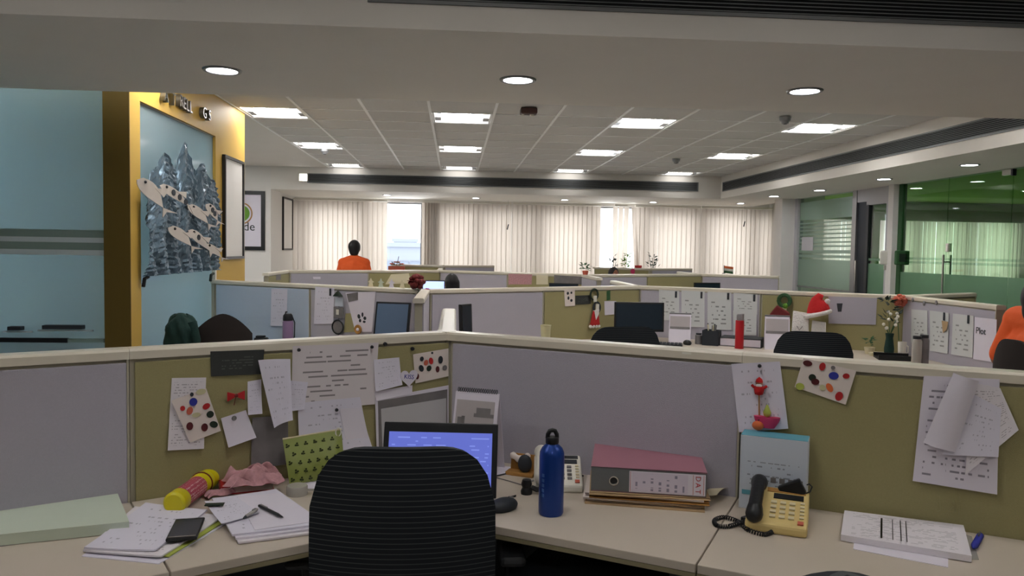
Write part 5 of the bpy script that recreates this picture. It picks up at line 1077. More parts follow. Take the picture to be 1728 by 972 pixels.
# purple bottle
p, h = on_desk(P2L, 486, .22, 529); t = thing('sipper_bottle', 'purple bottle with a black flip cap near the bluish partition', 'bottle', p); r = mlen(9, p)
MB().lathe([(0, 0), (r, 0), (r, h*.72), (r*.9, h*.76), (0, h*.76)], 20).build('body', 'purple_plastic', t, smooth=40); MB().lathe([(r*.92, h*.76), (r*.95, h*.78), (r*.9, h*.93), (r*.6, h), (0, h)], 16).build('cap', 'black_plastic', t, smooth=40); MB().tube([(r*.8, 0, h*.9), (r*1.25, 0, h*.7), (r*1.2, 0, h*.2), (r*.95, 0, h*.15)], .004, 6).build('strap', 'black_plastic', t); MB().tube([(-r*.4, 0, h), (-r*.4, 0, h*1.05), (-r*.1, 0, h*1.05)], .006, 6).build('spout', 'black_plastic', t)
p, h = on_desk(P2L, 441, .25, 566); t = thing('small_stapler', 'small black gadget lying left of the purple bottle', 'gadget', p); MB().bb(-.05, -.03, 0, .05, .03, .03).build('body', 'black_plastic', t, bevel=.01); MB().bb(-.04, -.02, .03, .03, .02, .045).build('lever', 'charcoal', t, bevel=.006)
# monitors
def monitor(lab, pl, pxl, pxr, pyt, off, face='screen_off', rz=None, hgt=None, tilt=.1):
    a = pl.stand((pxl+pxr)/2, off); p = Vector((a.x, a.y, ZD)); W = mlen(pxr-pxl, a); zt = ony((pxl+pxr)/2, pyt, a.y).z-ZD; H = hgt or W*.6
    t = thing('monitor', lab, 'monitor', p, pl.ang if rz is None else rz)
    MB().bb(-.11, -.08, 0, .11, .08, .012).build('stand_foot', 'black_plastic', t, bevel=.004); MB().bb(-.02, .01, .01, .02, .03, zt-H*.4).build('stand_neck', 'black_plastic', t)
    h = MB().bb(-W/2, -.012, -H, W/2, .012, 0).build('housing', 'black_plastic', t, (0, 0, zt), rot=(-tilt, 0, 0), bevel=.004); MB().bb(-W/2+.014, -.0135, -H+.02, W/2-.014, -.012, -.014).build('screen', face, h)
    return t
monitor('dark tilted monitor left of the red flower in the second row', P2L, 634, 696, 510, .24, 'screen_sheen', -.3, .27, .22)
monitor('dark monitor back seen beyond the near corner', P2M, 770, 800, 513, .35, 'screen_off', .9, .3, .05)
monitor('large black monitor in the middle of the second row', P2R, 1037, 1121, 510, .42, 'screen_off', -.05, .24, .05)
p, h = on_desk(P2R, 1110, .62, 575); t = thing('keyboard', 'black keyboard and palm rest before the black monitor', 'keyboard', p, -.3); MB().bb(-.2, -.07, 0, .2, .07, .022).build('body', 'black_plastic', t, bevel=.004)
km = MB().bb(-.012, -.01, 0, .012, .01, .006).mesh('key', 'charcoal')
for r_ in range(4):
    for k in range(13): link('key', km, t, (-.18+.03*k, -.045+.03*r_, .022))
p, h = on_desk(P2R, 1162, .4, 578); t = thing('computer_mouse', 'black mouse right of the second row keyboard', 'mouse', p); b = MB(); b.ball((0, 0, .014), (.032, .05, .024), 14, 10); me = b.mesh('shell', 'black_plastic', 60)
for v in me.vertices: v.co.z = max(0, v.co.z)
link('shell', me, t); MB().tube([(0, .02, .034), (0, .035, .03)], .004, 6).build('wheel', 'steel', t)
# yellow shape low beside the chair
p, h = on_desk(P2M, 922, .3, 549); t = thing('yellow_cup', 'pale yellow paper cup peeking over the near cap', 'cup', p); r = mlen(9, p); MB().lathe([(0, 0), (r*.75, 0), (r, h), (r*.92, h), (r*.7, .01), (0, .01)], 18).build('cup', 'pale_yellow', t, smooth=40); MB().tube([(r*math.cos(k*PI/9), r*math.sin(k*PI/9), h) for k in range(18)], .003, 6, closed=True).build('rim', 'pale_yellow', t)
# pinned on the second row middle right olive panel
o, g = poster('small sticker card on the olive second row partition', P2M, [(952, 488), (970, 487), (970, 516), (953, 517)], 'paper_warm'); stickers(P2M, o, g, [(958, 495, 2.5, 2.5, 0, 'charcoal'), (964, 494, 2, 2, 0, 'charcoal'), (959, 503, 2, 3, 0, 'charcoal'), (964, 507, 2.5, 2.5, 0, 'charcoal')])
sheet('dark_notice', 'dark grey notice on the olive second row partition', P2M, [(971, 499), (997, 498), (997, 513), (971, 514)], 'print_dark', .003, 0, 'notice')
p = at(P2M, 1002, 497, .012); t = thing('garland', 'small dark garland with white bells on the second row partition', 'garland', p, P2M.ang)
MB().tube([(.04*math.cos(k*PI/8), -.006, .045*math.sin(k*PI/8)) for k in range(16)], .009, 6, closed=True).build('ring', 'dark_green', t); MB().bb(-.012, -.02, -.06, .018, -.01, -.01).build('bell', 'white_plastic', t); MB().tube([(.03+.035*math.cos(k*PI/8), -.008, -.11+.045*math.sin(k*PI/8)) for k in range(16)], .009, 6, closed=True).build('ring', 'charcoal', t); MB().bb(.015, -.02, -.14, .045, -.012, -.08).build('bell', 'white_plastic', t)
p = at(P2M, 1003, 540, .02); t = thing('stocking_ornament', 'red and white felt ornament pinned on the second row partition', 'ornament', p, P2M.ang)
MB().prism([(-.055, -.05), (-.02, .08), (.03, .06), (.05, -.045)], 0, .02, 0, Matrix.Rotation(PI/2, 4, 'X')).build('felt_body', 'red', t, bevel=.006); MB().prism([(-.02, .08), (.0, .0), (.03, .05), (.035, .09)], 0, .024, 0, Matrix.Rotation(PI/2, 4, 'X')).build('felt_face', 'fur_white', t, bevel=.004)
for x in (-.05, -.02, .01, .04): MB().ball((x, -.012, -.052), .015, 8, 6).build('fringe', 'fur_white', t)
sheet('green_note', 'small green strip note near the black monitor', P2M, [(1024, 491), (1030, 490), (1030, 506), (1024, 507)], 'green', .003, 0, 'note')
poster('pale notice behind the black monitor', P2M, [(1020, 508), (1040, 508), (1040, 530), (1020, 532)], 'paper')
# row of white notices on the right panel
for k, (a, c, l, r_, lab) in enumerate((((1112, 489), (1146, 491), 1112, 1146, 'first'), ((1150, 490), (1189, 492), 1150, 1189, 'second'), ((1194, 492), (1234, 494), 1194, 1234, 'third'), ((1238, 494), (1278, 497), 1238, 1278, 'fourth'))):
    y1 = (540, 551, 556, 530)[k]
    poster('white printed notice behind the second row monitor, %s of four from the left' % lab, P2R, [a, c, (c[0], y1+1), (a[0], y1)], 'print_poster', (c[0]-5, c[1]+6))
o, g = poster('framed white form leaning behind the red bottle', P2R, [(1237, 524), (1277, 523), (1276, 566), (1238, 565)], 'print_poster', None, .03)
# calendars
def tent(lab, pl, px, off, py_top, wpx, art='photo_sky'):
    p, h = on_desk(pl, px, off, py_top); W = mlen(wpx, p); t = thing('desk_calendar', lab, 'calendar', p, pl.ang+.2); ln = math.atan2(.06, h)
    for s, nm in ((-1, 'front_page'), (1, 'back_board')): MB().bb(-W/2, -.0015, 0, W/2, .0015, h).build(nm, 'paper', t, (0, s*.06, 0), rot=(s*ln, 0, 0))
    MB().bb(-W/2+.008, -.003, h*.48, W/2-.008, -.0015, h*.93).build('photo', art, t, (0, -.06, 0), rot=(-ln, 0, 0))
    MB().bb(-W/2+.008, -.0035, h*.48, W/2-.008, -.003, h*.56).build('photo_shore', 'photo_grey', t, (0, -.06, 0), rot=(-ln, 0, 0)); MB().tube([(-W/2, 0, h), (W/2, 0, h)], .006, 6).build('binding', 'steel', t)
tent('white tent calendar right of the black monitor', P2R, 1149, .25, 529, 36); tent('white tent calendar below the green wreath', P2R, 1313, .28, 533, 40)
# pen box
p, h = on_desk(P2R, 1203, .3, 557); t = thing('pen_holder', 'dark square pen holder full of pens in the second row', 'pen holder', p, P2R.ang); W = mlen(27, p)
b = MB(); b.bb(-W/2, -W/2, 0, W/2, -W/2+.004, h); b.bb(-W/2, W/2-.004, 0, W/2, W/2, h); b.bb(-W/2, -W/2, 0, -W/2+.004, W/2, h); b.bb(W/2-.004, -W/2, 0, W/2, W/2, h); b.bb(-W/2, -W/2, 0, W/2, W/2, .004); b.build('box', 'charcoal', t)
rp = random.Random(6)
for k in range(9): x, y = rp.uniform(-.04, .04), rp.uniform(-.04, .04); MB().tube([(x*.6, y*.6, .01), (x*1.2, y*1.2, h+rp.uniform(.02, .06))], .005, 6).build('pen', ('photo_grey', 'ivory', 'steel', 'charcoal')[k % 4], t)
p, h = on_desk(P2R, 1181, .3, 562); t = thing('glass_jar', 'small dark glass jar left of the pen holder', 'jar', p); r = mlen(6, p); MB().lathe([(0, 0), (r, 0), (r, h*.8), (r*.7, h*.86), (0, h*.86)], 16).build('jar', 'photo_grey', t, smooth=40); MB().lathe([(r*.75, h*.85), (r*.8, h), (0, h)], 16).build('lid', 'dark_metal', t, smooth=40)
# document tray
p, h = on_desk(P2R, 1255, .22, 569); t = thing('document_tray', 'low white tray with a dark rim behind the red bottle', 'tray', p, P2R.ang); W = mlen(68, p)
MB().bb(-W/2, -.1, 0, W/2, .1, .006).build('base', 'charcoal', t); MB().bb(-W/2+.004, -.098, .006, W/2-.004, .098, h-.006).build('paper_stack', 'paper', t); b = MB(); b.bb(-W/2, -.1, h-.006, W/2, .1, h); b.bb(-W/2, -.1, 0, -W/2+.006, .1, h); b.bb(W/2-.006, -.1, 0, W/2, .1, h); b.build('rim', 'charcoal', t)
# red bottle
p, h = on_desk(P2R, 1250, .42, 530); t = thing('water_bottle', 'slim red bottle with a grey cap on the second row worktop', 'bottle', p); r = mlen(7.2, p)
MB().lathe([(0, 0), (r, 0), (r, h*.78), (r*.95, h*.82), (0, h*.82)], 20).build('body', 'red_bottle', t, smooth=40); MB().lathe([(r*.75, h*.82), (r*.78, h*.97), (r*.6, h), (0, h)], 16).build('cap', 'photo_grey', t, smooth=40); MB().bb(r*.2, -.006, h*.84, r*.9, .006, h*1.01).build('latch', 'steel', t)
# wreath and red bag
p = at(P2R, 1324, 507, .02); t = thing('wreath', 'small green wreath with a star hung on the second row partition', 'wreath', p, P2R.ang); R = mlen(9, p)
MB().tube([(R*math.cos(k*PI/12), -.01, R*math.sin(k*PI/12)) for k in range(24)], .016, 8, closed=True).build('ring', 'green', t)
lm = MB().prism([(0, 0), (.012, .006), (.026, 0), (.012, -.006)], 0, .003, 0, Matrix.Rotation(PI/2, 4, 'X')).mesh('leaf', 'green')
for k in range(30): a = 2*PI*k/30; link('leaf', lm, t, ((R-.005)*math.cos(a), -.024-.004*(k % 3), (R-.005)*math.sin(a)), rot=(0, -a+(.7 if k % 2 else -.7), 0))
MB().ball((0, -.02, -R-.03), (.02, .012, .025)).build('star', 'pale_yellow', t); MB().ball((.01, -.02, -R), .022).build('bow', 'leaf', t)
p = at(P2R, 1316, 524, .03); t = thing('felt_hat', 'flat dark red felt hat below the green wreath', 'hat', p, P2R.ang); MB().prism([(-.085, -.05), (-.06, -.01), (-.02, .045), (.02, .02), (.075, -.01), (.085, -.05)], 0, .03, 0, Matrix.Rotation(PI/2, 4, 'X')).build('felt', 'dark_red', t, bevel=.01); MB().bb(-.085, -.034, -.06, .085, .004, -.045).build('hem', 'maroon', t)
# santa hat on white bags
p = at(P2R, 1380, 520, .13); t = thing('fur_trimmed_hat', 'red hat with white fur trim and pompom leaning on the partition', 'hat', p, P2R.ang)
rr_ = [.088, .08, .068, .05, .034, .02]; pts = [(-.0, 0, -.035), (.006, 0, 0), (.012, -.004, .035), (.02, -.006, .065), (.036, -.008, .082), (.054, -.008, .072)]
MB().tube([Vector(q) for q in pts], rr_, 18).build('felt', 'santa_red', t, smooth=60, rot=(0, -.25, 0)); MB().tube([(.088*math.cos(k*PI/12), .088*math.sin(k*PI/12)*.9, -.045+.025*math.cos(k*PI/12)) for k in range(24)], .018, 8, closed=True).build('fur_trim', 'fur_white', t, smooth=60); MB().ball((.068, -.012, .055), .022, 12, 8).build('pompom', 'fur_white', t, smooth=60)
for px, py, W, H, lab in ((1352, 546, .13, .17, 'white paper bag with a folded top left under the red hat'), (1383, 553, .11, .14, 'smaller white paper bag right under the red hat')):
    q, h = on_desk(P2R, px, .13, 525 if px < 1360 else 541); t = thing('paper_bag', lab, 'bag', q, P2R.ang); MB().add([(-W/2, -.04, 0), (W/2, -.04, 0), (W/2, .04, 0), (-W/2, .04, 0), (-W*.42, -.012, h), (W*.48, -.012, h*.95), (W*.48, .012, h*.95), (-W*.42, .012, h)], [(0, 3, 2, 1), (4, 5, 6, 7), (0, 1, 5, 4), (1, 2, 6, 5), (2, 3, 7, 6), (3, 0, 4, 7)]).build('bag', 'fur_white', t, bevel=.004); MB().tube([(-.02, -.03, h*.6), (0, -.05, h*.5), (.02, -.03, h*.6)], .003, 6).build('handle', 'photo_grey', t)
stk, g = poster('dark leaf sticker on the olive partition right of the red hat', P2R, [(1412, 512), (1422, 512), (1420, 526), (1414, 526)], 'charcoal', None, .002, 'leaf_sticker')
poster('blank grey sheet pinned right of the red hat', P2R, [(1398, 500), (1480, 503), (1478, 548), (1398, 546)], 'fabric_grey', None, .0015)
# vase, pink flower, mug, jars on the right
p = Vector((V['2c'][0]-.07, V['2c'][1]+.02, HP)); p = P2R.world(P2R.hit(1515, 505, .05)[0], 0, .05); p.z = ony(1515, 507, p.y).z
t = thing('fabric_flower', 'salmon pink fabric flower at the right hand corner post', 'flower', p); flower(t, (0, -.02, 0), .062, 'terracotta', 9, 3, 4); b = MB()
for q_ in range(40):
    a_, e_ = rq.uniform(0, 2*PI), math.asin(rq.uniform(-1, 1)); b.ball(Vector((math.cos(a_)*math.cos(e_), math.sin(a_)*math.cos(e_)*.6, math.sin(e_)))*.04+Vector((0, -.035, .0)), (.017, .014, .014), 7, 5)
b.build('heart', 'terracotta', t, smooth=40); MB().tube([(0, 0, 0), (.0, -.01, -.12), (.01, -.02, -.3)], .003, 5).build('stem', 'green', t)
leafy(t, (-.1, -.02, -.02), 8, .05, 'dark_green', 9, .06, .4)
p, h = on_desk(P2R, 1504, .2, 540); t = thing('flower_vase', 'dark teal vase with small white blossoms on the right worktop', 'vase', p); r = mlen(8, p); hv = h*.62
MB().lathe([(0, 0), (r*.9, 0), (r, hv*.3), (r*.7, hv*.8), (r*.85, hv), (r*.75, hv), (r*.6, hv*.8), (0, hv*.75)], 20).build('vase', 'jacket_green', t, smooth=50)
rv = random.Random(21)
for k in range(12): a, z = rv.uniform(0, 2*PI), rv.uniform(.0, .16); x, y = .05*math.cos(a), .05*math.sin(a); MB().ball((x, y, hv+.03+z), .012, 8, 6).build('blossom', 'white_plastic', t); MB().tube([(0, 0, hv-.02), (x, y, hv+.03+z)], .0015, 4).build('stem', 'green', t)
leafy(t, (0, 0, hv+.05), 16, .09, 'dark_green', 5, .06, .9)
p, h = on_desk(P2R, 1526, .3, 577); t = thing('coffee_mug', 'small white mug right of the flower vase', 'mug', p); r = mlen(7, p); MB().lathe([(0, 0), (r*.85, 0), (r, h), (r*.9, h), (r*.8, .008), (0, .008)], 20).build('cup', 'white_plastic', t, smooth=40); MB().tube([(r*.9, 0, h*.8), (r*1.5, 0, h*.7), (r*1.5, 0, h*.35), (r*.88, 0, h*.25)], .005, 6).build('handle', 'white_plastic', t)
p, h = on_desk(P2R, 1512, .42, 590); t = thing('black_tray', 'low black tray before the flower vase', 'tray', p, P2R.ang+.2); W = mlen(55, p); MB().bb(-W/2, -.09, 0, W/2, .09, .012).build('base', 'black_plastic', t, bevel=.003); b = MB(); b.bb(-W/2, -.09, .012, W/2, -.08, .035); b.bb(-W/2, .08, .012, W/2, .09, .035); b.build('rim', 'black_plastic', t)
p, h = on_desk(P2R, 1471, .2, 573); t = thing('potted_plant', 'tiny potted plant with dark leaves left of the flower vase', 'plant', p); MB().lathe([(0, 0), (.03, 0), (.04, .05), (.034, .05), (0, .044)], 16).build('pot', 'ivory', t, smooth=40); leafy(t, (0, 0, .05), 12, .045, 'green', 12, .045, .8)
p, h = on_desk(P2R, 1478, .3, 582); t = thing('tea_light', 'small cream candle bowl beside the tiny potted plant', 'candle', p); MB().lathe([(0, 0), (.026, 0), (.036, .024), (.03, .024), (0, .014)], 18).build('bowl', 'paper_cream', t, smooth=40); MB().tube([(0, 0, .012), (0, 0, .03)], .002, 5).build('wick', 'charcoal', t)
for px, top, lab, k in ((1551, 567, 'left clear glass jar before the pinned lists', 0), (1563, 565, 'right brownish glass jar before the pinned lists', 1)):
    p, h = on_desk(P2S, px, .26 if k == 0 else .2, top); t = thing('glass_jar', lab, 'jar', p); r = mlen(8, p); MB().lathe([(0, 0), (r, 0), (r, h*.82), (r*.8, h*.9), (r*.8, h*.92), (0, h*.92)], 18).build('jar', 'clear_plastic' if k == 0 else 'photo_grey', t, smooth=40); MB().lathe([(r*.85, h*.9), (r*.85, h), (0, h)], 18).build('lid', 'dark_metal', t, smooth=40)
# lists on the right spine
poster('first pinned list on the right partition, behind the jars', P2S, [(1538, 522), (1565, 524), (1565, 580), (1538, 578)], 'print_poster')
poster('second pinned list on the right partition, with an orange tag', P2S, [(1569, 524), (1601, 528), (1600, 597), (1570, 592)], 'print_poster', (1594, 534))
sheet('orange_tag', 'pale orange tag hanging on the second pinned list', P2S, [(1589, 541), (1600, 543), (1597, 557), (1591, 562)], 'kraft', .012, 0, 'tag')
poster('third pinned list on the right partition', P2S, [(1608, 529), (1643, 533), (1642, 604), (1606, 598)], 'print_poster', (1635, 539))
o, g = poster('blank white sheet with a short handwritten word at the end of the right partition', P2S, [(1645, 535), (1682, 539), (1680, 612), (1643, 606)], 'paper'); link('handwriting', text_mesh('Plot', .06, .0004, 'charcoal'), o, loc_on(P2S, g, 1656, 559, .004), rot=(PI/2, 0, 0))
for px, py, lab in ((1541, 506, 'dark leaf shaped pin at the top of the right partition'), (1560, 512, 'dark acorn shaped pin on the right partition'), (1581, 511, 'small cross shaped pin on the right partition')):
    p = at(P2S, px, py, 0); tag(MB().ball((0, -.004, 0), (.014, .006, .018), 10, 8).build('decorative_pin', 'photo_grey', None, p, P2S.ang, smooth=60), lab, 'pin')

# ================================================================== THIRD AND FOURTH ROW
monitor('lit blue laptop screen in the third row', P3L, 712, 751, 473, .3, 'screen_lit', .05, .2, .08)
monitor('low dark monitor in the third row at the right', P3R, 1168, 1217, 477, .35, 'screen_off', .2, .22, .05)
monitor('low dark monitor in the third row left of the small plant', P3M, 926, 976, 478, .35, 'screen_off', -.3, .22, .05)
sheet('faded_poster', 'faded reddish poster on the third row partition', P3M, [(858, 462), (898, 463), (897, 480), (858, 480)], 'scarf', .003, 0, 'poster')
sheet('faded_poster', 'faded orange poster on the third row partition', P3M, [(905, 464), (925, 465), (925, 480), (905, 480)], 'paper_cream', .003, 0, 'poster')
sheet('faded_poster', 'grey green patterned poster on the third row partition', P3M, [(935, 464), (985, 467), (985, 480), (935, 480)], 'photo_grey', .003, 0, 'poster')
sheet('round_notice', 'pale rounded sheet behind the paper figures', P3L, [(660, 463), (690, 461), (694, 478), (650, 480)], 'paper_cream', .003, 0, 'notice')
sheet('white_tag', 'small white tag on the grey third row partition', P3L, [(528, 467), (541, 467), (541, 471), (529, 471)], 'paper', .003, 0, 'tag')
P3S = Plane((V['3l'][0], Y3-m_), V['3l'], .0325)
sheet('dark_photo', 'dark little photo on the short olive partition at the left', P3S, [(466, 464), (474, 463), (474, 472), (466, 473)], 'photo_grey', .003, 0, 'photo')
p = Vector((V['3b'][0], V['3b'][1]-.1, HP)); t = thing('potted_plant', 'small green bushy plant on the third row cap', 'plant', p); MB().lathe([(0, 0), (.03, 0), (.04, .05), (.034, .05), (0, .045)], 16).build('pot', 'terracotta', t, smooth=40); leafy(t, (0, 0, .04), 40, .08, 'green', 31, .05, .6)
# tricolour flag on a stand
a = P3R.hit(1229, 458, -.033)[0]; p = P3R.world(a, HP, -.033); t = thing('table_flag', 'small tricolour flag of orange, white and green on the third row cap', 'flag', p, P3R.ang)
W = mlen(22, p)
for k, m in enumerate(('green', 'white_plastic', 'orange')): link('stripe', grid_mesh('stripe', lambda u, v, k=k: (-W/2+u*W, .012*math.sin(u*5), .012+(k+v)*.034-.02*u), 8, 2, m, .002), t)
MB().tube([(-W/2, 0, 0), (-W/2, 0, .12)], .004, 6).build('pole', 'charcoal', t); MB().lathe([(0, 0), (.025, 0), (.02, .008), (0, .01)], 14, Matrix.Translation((-W/2, 0, 0))).build('foot', 'charcoal', t)
# fourth row: orange planter, window plants
P4L = Plane((V['4a'][0]-SX, Y4+m_/2), V['4a'], .0325)
p = P4L.stand(669, .28); zt = ony(669, 449, p.y).z; W = mlen(27, p); t = thing('planter_box', 'orange wooden planter with orange flowers at the far left partition', 'planter', Vector((p.x, p.y, 0)), 0)
MB().bb(-W/2, -.1, zt-.35, W/2, .1, zt).build('box', 'terracotta', t, bevel=.004); b = MB()
for sx in (-1, 1):
    for sy in (-1, 1): MB().bb(sx*(W/2-.02)-.015, sy*.08-.015, 0, sx*(W/2-.02)+.015, sy*.08+.015, zt-.35).build('leg', 'cork_brown', t)
MB().bb(-W/2+.01, -.09, zt-.02, W/2-.01, .09, zt+.002).build('soil', 'soil', t)
for k in range(7): flower(t, (-W/2+.04+k*(W-.08)/6, .02*(-1)**k, zt+.025+.03*(1 if k in (2, 3, 4) else 0)), .045, 'orange', 7, 2, k)
MB().tube([(.0, 0, zt), (.02, 0, zt+.1), (.035, 0, zt+.17)], .005, 5).build('stalk', 'dark_red', t); leafy(t, (0, 0, zt), 14, .12, 'green', 44, .05, .3)
def window_plant(px, pyb, pyt, lab, mat, pot='terracotta', n=40, Y=14.3, w=.1):
    p = ony(px, pyb, Y); H = ony(px, pyt, Y).z-p.z; base = .86; t = thing('window_plant', lab, 'plant', (p.x, Y, base), 0)
    MB().lathe([(0, 0), (.07, 0), (.095, .16), (.08, .16), (0, .15)], 18).build('pot', pot, t, smooth=40); zt = p.z-base+H
    for k in range(4):
        a = k*1.6; MB().tube([(0, 0, .15), (.03*math.cos(a), .03*math.sin(a), zt*.5), (w*.6*math.cos(a), w*.4*math.sin(a), zt*(.8+.06*k))], .005, 5).build('stem', mat, t)
    leafy(t, (0, 0, .25), n, w, mat, int(px), .075, (zt-.25)/(2*w))
window_plant(1058, 452, 428, 'bright green leafy plant against the bright window gap', 'leaf', n=60)
window_plant(1034, 452, 432, 'pale thin plant left of the bright green one', 'jacket_green', n=22, w=.1)
window_plant(1102, 452, 428, 'thin pale plant right of the bright window gap', 'jacket_green', n=26, w=.13)
p = ony(1077, 452, 14.25); t = thing('flower_pot', 'red flower pot right of the bright green plant', 'pot', (p.x, p.y, .86)); MB().lathe([(0, 0), (.05, 0), (.062, p.z+.04-.86), (.055, p.z+.04-.86), (0, p.z-.86)], 18).build('pot', 'red', t, smooth=40); MB().lathe([(.066, p.z+.01-.86), (.07, p.z+.045-.86), (.06, p.z+.045-.86)], 18).build('rim', 'red', t, smooth=40)
solid('trim_sill', [(-2.9, 14.16, .8, 5.9, YW, .86)], 'white_plastic', 'white window sill ledge behind the far partitions', 'sill')
p = at(Plane((V['4c'][0]-SX, Y4+m_/2), V['4c'], .0325), 1068, 458, .01); tag(MB().lathe([(0, 0), (.045, 0), (.045, .006), (0, .006)], 16, Matrix.Rotation(PI/2, 4, 'X')).build('pink_badge', 'pink', None, p), 'pink round badge on the far partition below the plants', 'badge')
# ================================================================== PEOPLE
def body_parts(J, k):
    """capsule list of a body from joints; returns body, shirt, trousers, shoes builders"""
    B, SH, TR, SO = MB(), MB(), MB(), MB()
    def cap(m, a, c, ra, rb, g=0): m.capsule(J[a], J[c], ra*k+g, rb*k+g, 12)
    V_ = lambda n: Vector(J[n])
    hip, ch, nk = V_('hip'), V_('chest'), V_('neck')
    side = (V_('shR')-V_('shL')).normalized()
    for m, g in ((B, 0), (SH, .014)):
        m.capsule(hip-side*.08*k+Vector((0, 0, .04*k)), hip+side*.08*k+Vector((0, 0, .04*k)), .115*k+g, .115*k+g); m.capsule(hip, ch, .13*k+g, .14*k+g); m.capsule(ch-side*.09*k, ch+side*.09*k, .115*k+g, .115*k+g)
        m.capsule(V_('shL')*.55+V_('shR')*.45-Vector((0, 0, .02)), V_('shL'), .085*k+g, .062*k+g); m.capsule(V_('shR')*.55+V_('shL')*.45-Vector((0, 0, .02)), V_('shR'), .085*k+g, .062*k+g); m.capsule(ch, nk-Vector((0, 0, .05*k)), .12*k+g, .065*k+g)
        for s_ in 'LR': m.capsule(nk-Vector((0, .015, .035*k)), V_('sh'+s_)*.85+nk*.15-Vector((0, .01, .0)), .056*k+g*.6, .058*k+g*.6)
    cap(B, 'neck', 'head0', .056, .056); B.ball(J['head'], (.075*k, .095*k, .118*k), 20, 16)
    hd = V_('head'); f = Vector((0, 1, 0))
    B.ball(hd+Vector((0, .018, -.06))*k, (.055*k, .06*k, .055*k), 14, 10)                       # jaw
    B.capsule(hd+Vector((0, .088, .012))*k, hd+Vector((0, .108, -.018))*k, .009*k, .014*k, 8)      # nose
    for s in (-1, 1): B.ball(hd+Vector((s*.077, -.004, -.008))*k, (.012*k, .02*k, .032*k), 8, 8)     # ears
    for s in 'LR':
        cap(B, 'sh'+s, 'el'+s, .05, .04); cap(B, 'el'+s, 'wr'+s, .039, .026); SH.capsule(J['sh'+s], V_('sh'+s)*.12+V_('el'+s)*.88, .062*k+.006, .05*k+.008)
        wr, el = V_('wr'+s), V_('el'+s); d = (wr-el).normalized(); sd = d.cross(Vector((0, 0, 1))); sd = sd.normalized() if sd.length > .1 else Vector((1, 0, 0)); dn = sd.cross(d)
        B.capsule(wr, wr+d*.075*k, .026*k, .034*k); B.capsule(wr+d*.05*k-sd*.02*k, wr+d*.05*k+sd*.02*k, .022*k, .022*k)
        for i, L in enumerate((.062, .072, .068, .05)):
            a = wr+d*.095*k+sd*(-.034+.0225*i)*k; m_1 = a+d*L*.5*k-dn*.006*k; B.capsule(a-d*.02*k, m_1, .0095*k, .0088*k, 8); B.capsule(m_1, m_1+(d*.8-dn*.5).normalized()*L*.5*k, .0088*k, .0075*k, 8)
        a = wr+d*.03*k+sd*.03*k; B.capsule(a, a+(d*.5+sd*.8).normalized()*.04*k, .012*k, .01*k, 8); B.capsule(a+(d*.5+sd*.8).normalized()*.04*k, a+(d*.5+sd*.8).normalized()*.04*k+(d*.9+sd*.3).normalized()*.03*k, .01*k, .0085*k, 8)
        for m, g in ((B, 0), (TR, .012)): cap(m, 'hp'+s, 'kn'+s, .082, .058, g); cap(m, 'kn'+s, 'an'+s, .055, .038, g)
        for m, g in ((B, 0), (SO, .008)): m.capsule(V_('an'+s)-Vector((0, .03, .03))*k, V_('an'+s)+Vector((0, .13, -.045))*k, .036*k+g, .03*k+g)
    for g in (.012,): TR.capsule(hip-side*.07*k, hip+side*.07*k, .12*k+g, .12*k+g)
    return B, SH, TR, SO
def person(lab, loc, rz, J, k, shirt, hairlong=False, trousers='trousers', sleeve=True):
    J = {n: Vector(v) for n, v in J.items()}
    for s, sg in (('L', -1), ('R', 1)): J.setdefault('hp'+s, J['hip']+Vector((sg*.09*k, 0, 0)))
    J['head0'] = J['head']-Vector((0, 0, .07*k))
    B, SH, TR, SO = body_parts(J, k)
    o = tag(link('person', remeshed(B, 'person', 'skin', .008, 2), None, loc, rz), lab, 'person')
    link('shirt', remeshed(SH, 'shirt', shirt, .011, 4), o); link('trousers', remeshed(TR, 'trousers', trousers, .012, 4), o); link('shoes', remeshed(SO, 'shoes', 'shoe', .01, 2), o)
    hd = J['head']; h = MB(); h.ball(hd+Vector((0, -.018, .026))*k, (.092*k, .1*k, .106*k), 20, 16); h.ball(hd+Vector((0, -.04, -.03))*k, (.075*k, .07*k, .085*k), 16, 12)
    if hairlong:
        for i in range(5): h.capsule(hd+Vector((-.05+.025*i, -.06, .02))*k, hd+Vector((-.06+.03*i, -.075, -.2))*k, .045*k, .035*k)
    link('hair', remeshed(h, 'hair', 'hair', .009, 2), o)
    for s in (-1, 1): MB().ball(hd+Vector((s*.03, .083, .012))*k, (.014*k, .008*k, .008*k), 10, 8).build('eye', 'eye_white', o, smooth=60); MB().ball(hd+Vector((s*.03, .09, .012))*k, .0055*k, 8, 6).build('iris', 'eye', o)
    MB().ball(hd+Vector((0, .078, -.055))*k, (.022*k, .008*k, .006*k), 10, 6).build('mouth', 'lip', o, smooth=60)
    return o
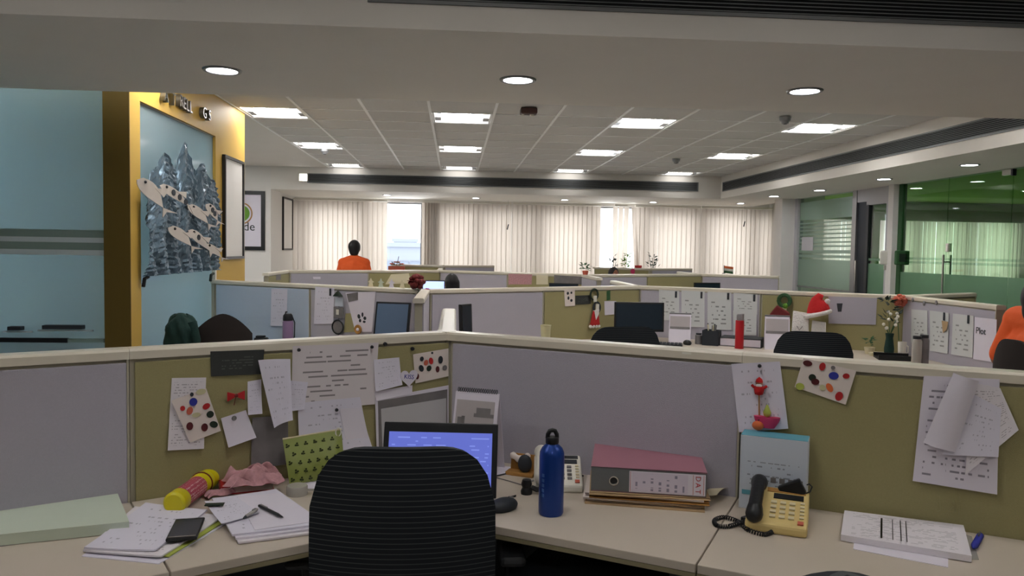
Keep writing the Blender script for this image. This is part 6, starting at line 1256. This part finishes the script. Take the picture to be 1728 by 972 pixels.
def standing(k): return {n: Vector(v)*k for n, v in dict(hip=(0, 0, .92), chest=(0, -.005, 1.24), neck=(0, .0, 1.46), head=(0, .02, 1.585), shL=(-.185, 0, 1.345), shR=(.185, 0, 1.345), elL=(-.262, -.01, 1.08), elR=(.262, -.01, 1.08), wrL=(-.22, .13, .92), wrR=(.22, .13, .92), knL=(-.1, .02, .5), knR=(.1, .02, .5), anL=(-.105, -.02, .09), anR=(.105, -.02, .09)).items()}
def sitting(k, lean=.03, reach=.36): return {n: Vector(v)*k for n, v in dict(hip=(0, 0, .56), chest=(0, .01+lean, .86), neck=(0, .03+lean, 1.06), head=(0, .06+lean, 1.2), shL=(-.185, .01+lean, 1.01), shR=(.185, .01+lean, 1.01), elL=(-.25, .07, .8), elR=(.25, .07, .8), wrL=(-.14, reach, .785), wrR=(.14, reach, .785), knL=(-.12, .44, .53), knR=(.12, .44, .53), anL=(-.12, .44, .09), anR=(.12, .44, .09)).items()}
# man in an orange shirt by the windows, back to the viewer
p = ony(598, 406, 11.95); k = p.z/1.72; person('person in an orange shirt standing at the windows, seen from behind', (p.x, 11.95, 0), .0, standing(k), k*1.13, 'shirt_orange')
# dark haired person at the lit screen
p = ony(765, 461, 9.0); k = p.z/1.335; person('person in dark clothes seated at the lit screen in the third row', (p.x, 8.93, 0), .25, sitting(k), k, 'shirt_dark', True)
chair((p.x+.01, 8.88), .25, 'office chair of the seated person in the third row', .9, .42, arms=False)
# head above the third row partition
p = ony(1031, 450, 12.1); k = p.z/1.335; person('person seated behind the third row, only the top of the head in view', (p.x, 12.05, 0), PI+.3, sitting(k), k, 'shirt_plum')
chair((p.x, 12.1), PI+.3, 'office chair of the person behind the third row', .85, .42, arms=False)
# person in orange at the right frame edge
p = ony(1764, 436, 4.05); k = p.z/1.335; yr = -1.42
J = sitting(k, .02, .3); J['elL'] = Vector((-.25, -.02, .8))*k; J['head'] = J['head']+Vector((0, -.09, -.1)); J['neck'] = J['neck']+Vector((0, -.04, -.02))
person('person in an orange top seated at the right frame edge, cut by it', (p.x, 4.02, 0), yr, J, k*1.05, 'shirt_orange', False, 'shirt_dress')
chair((p.x+.1, 4.05), yr, 'dark chair of the person in orange at the right frame edge', 1.02, .26, 'chair_brown', True, 3)
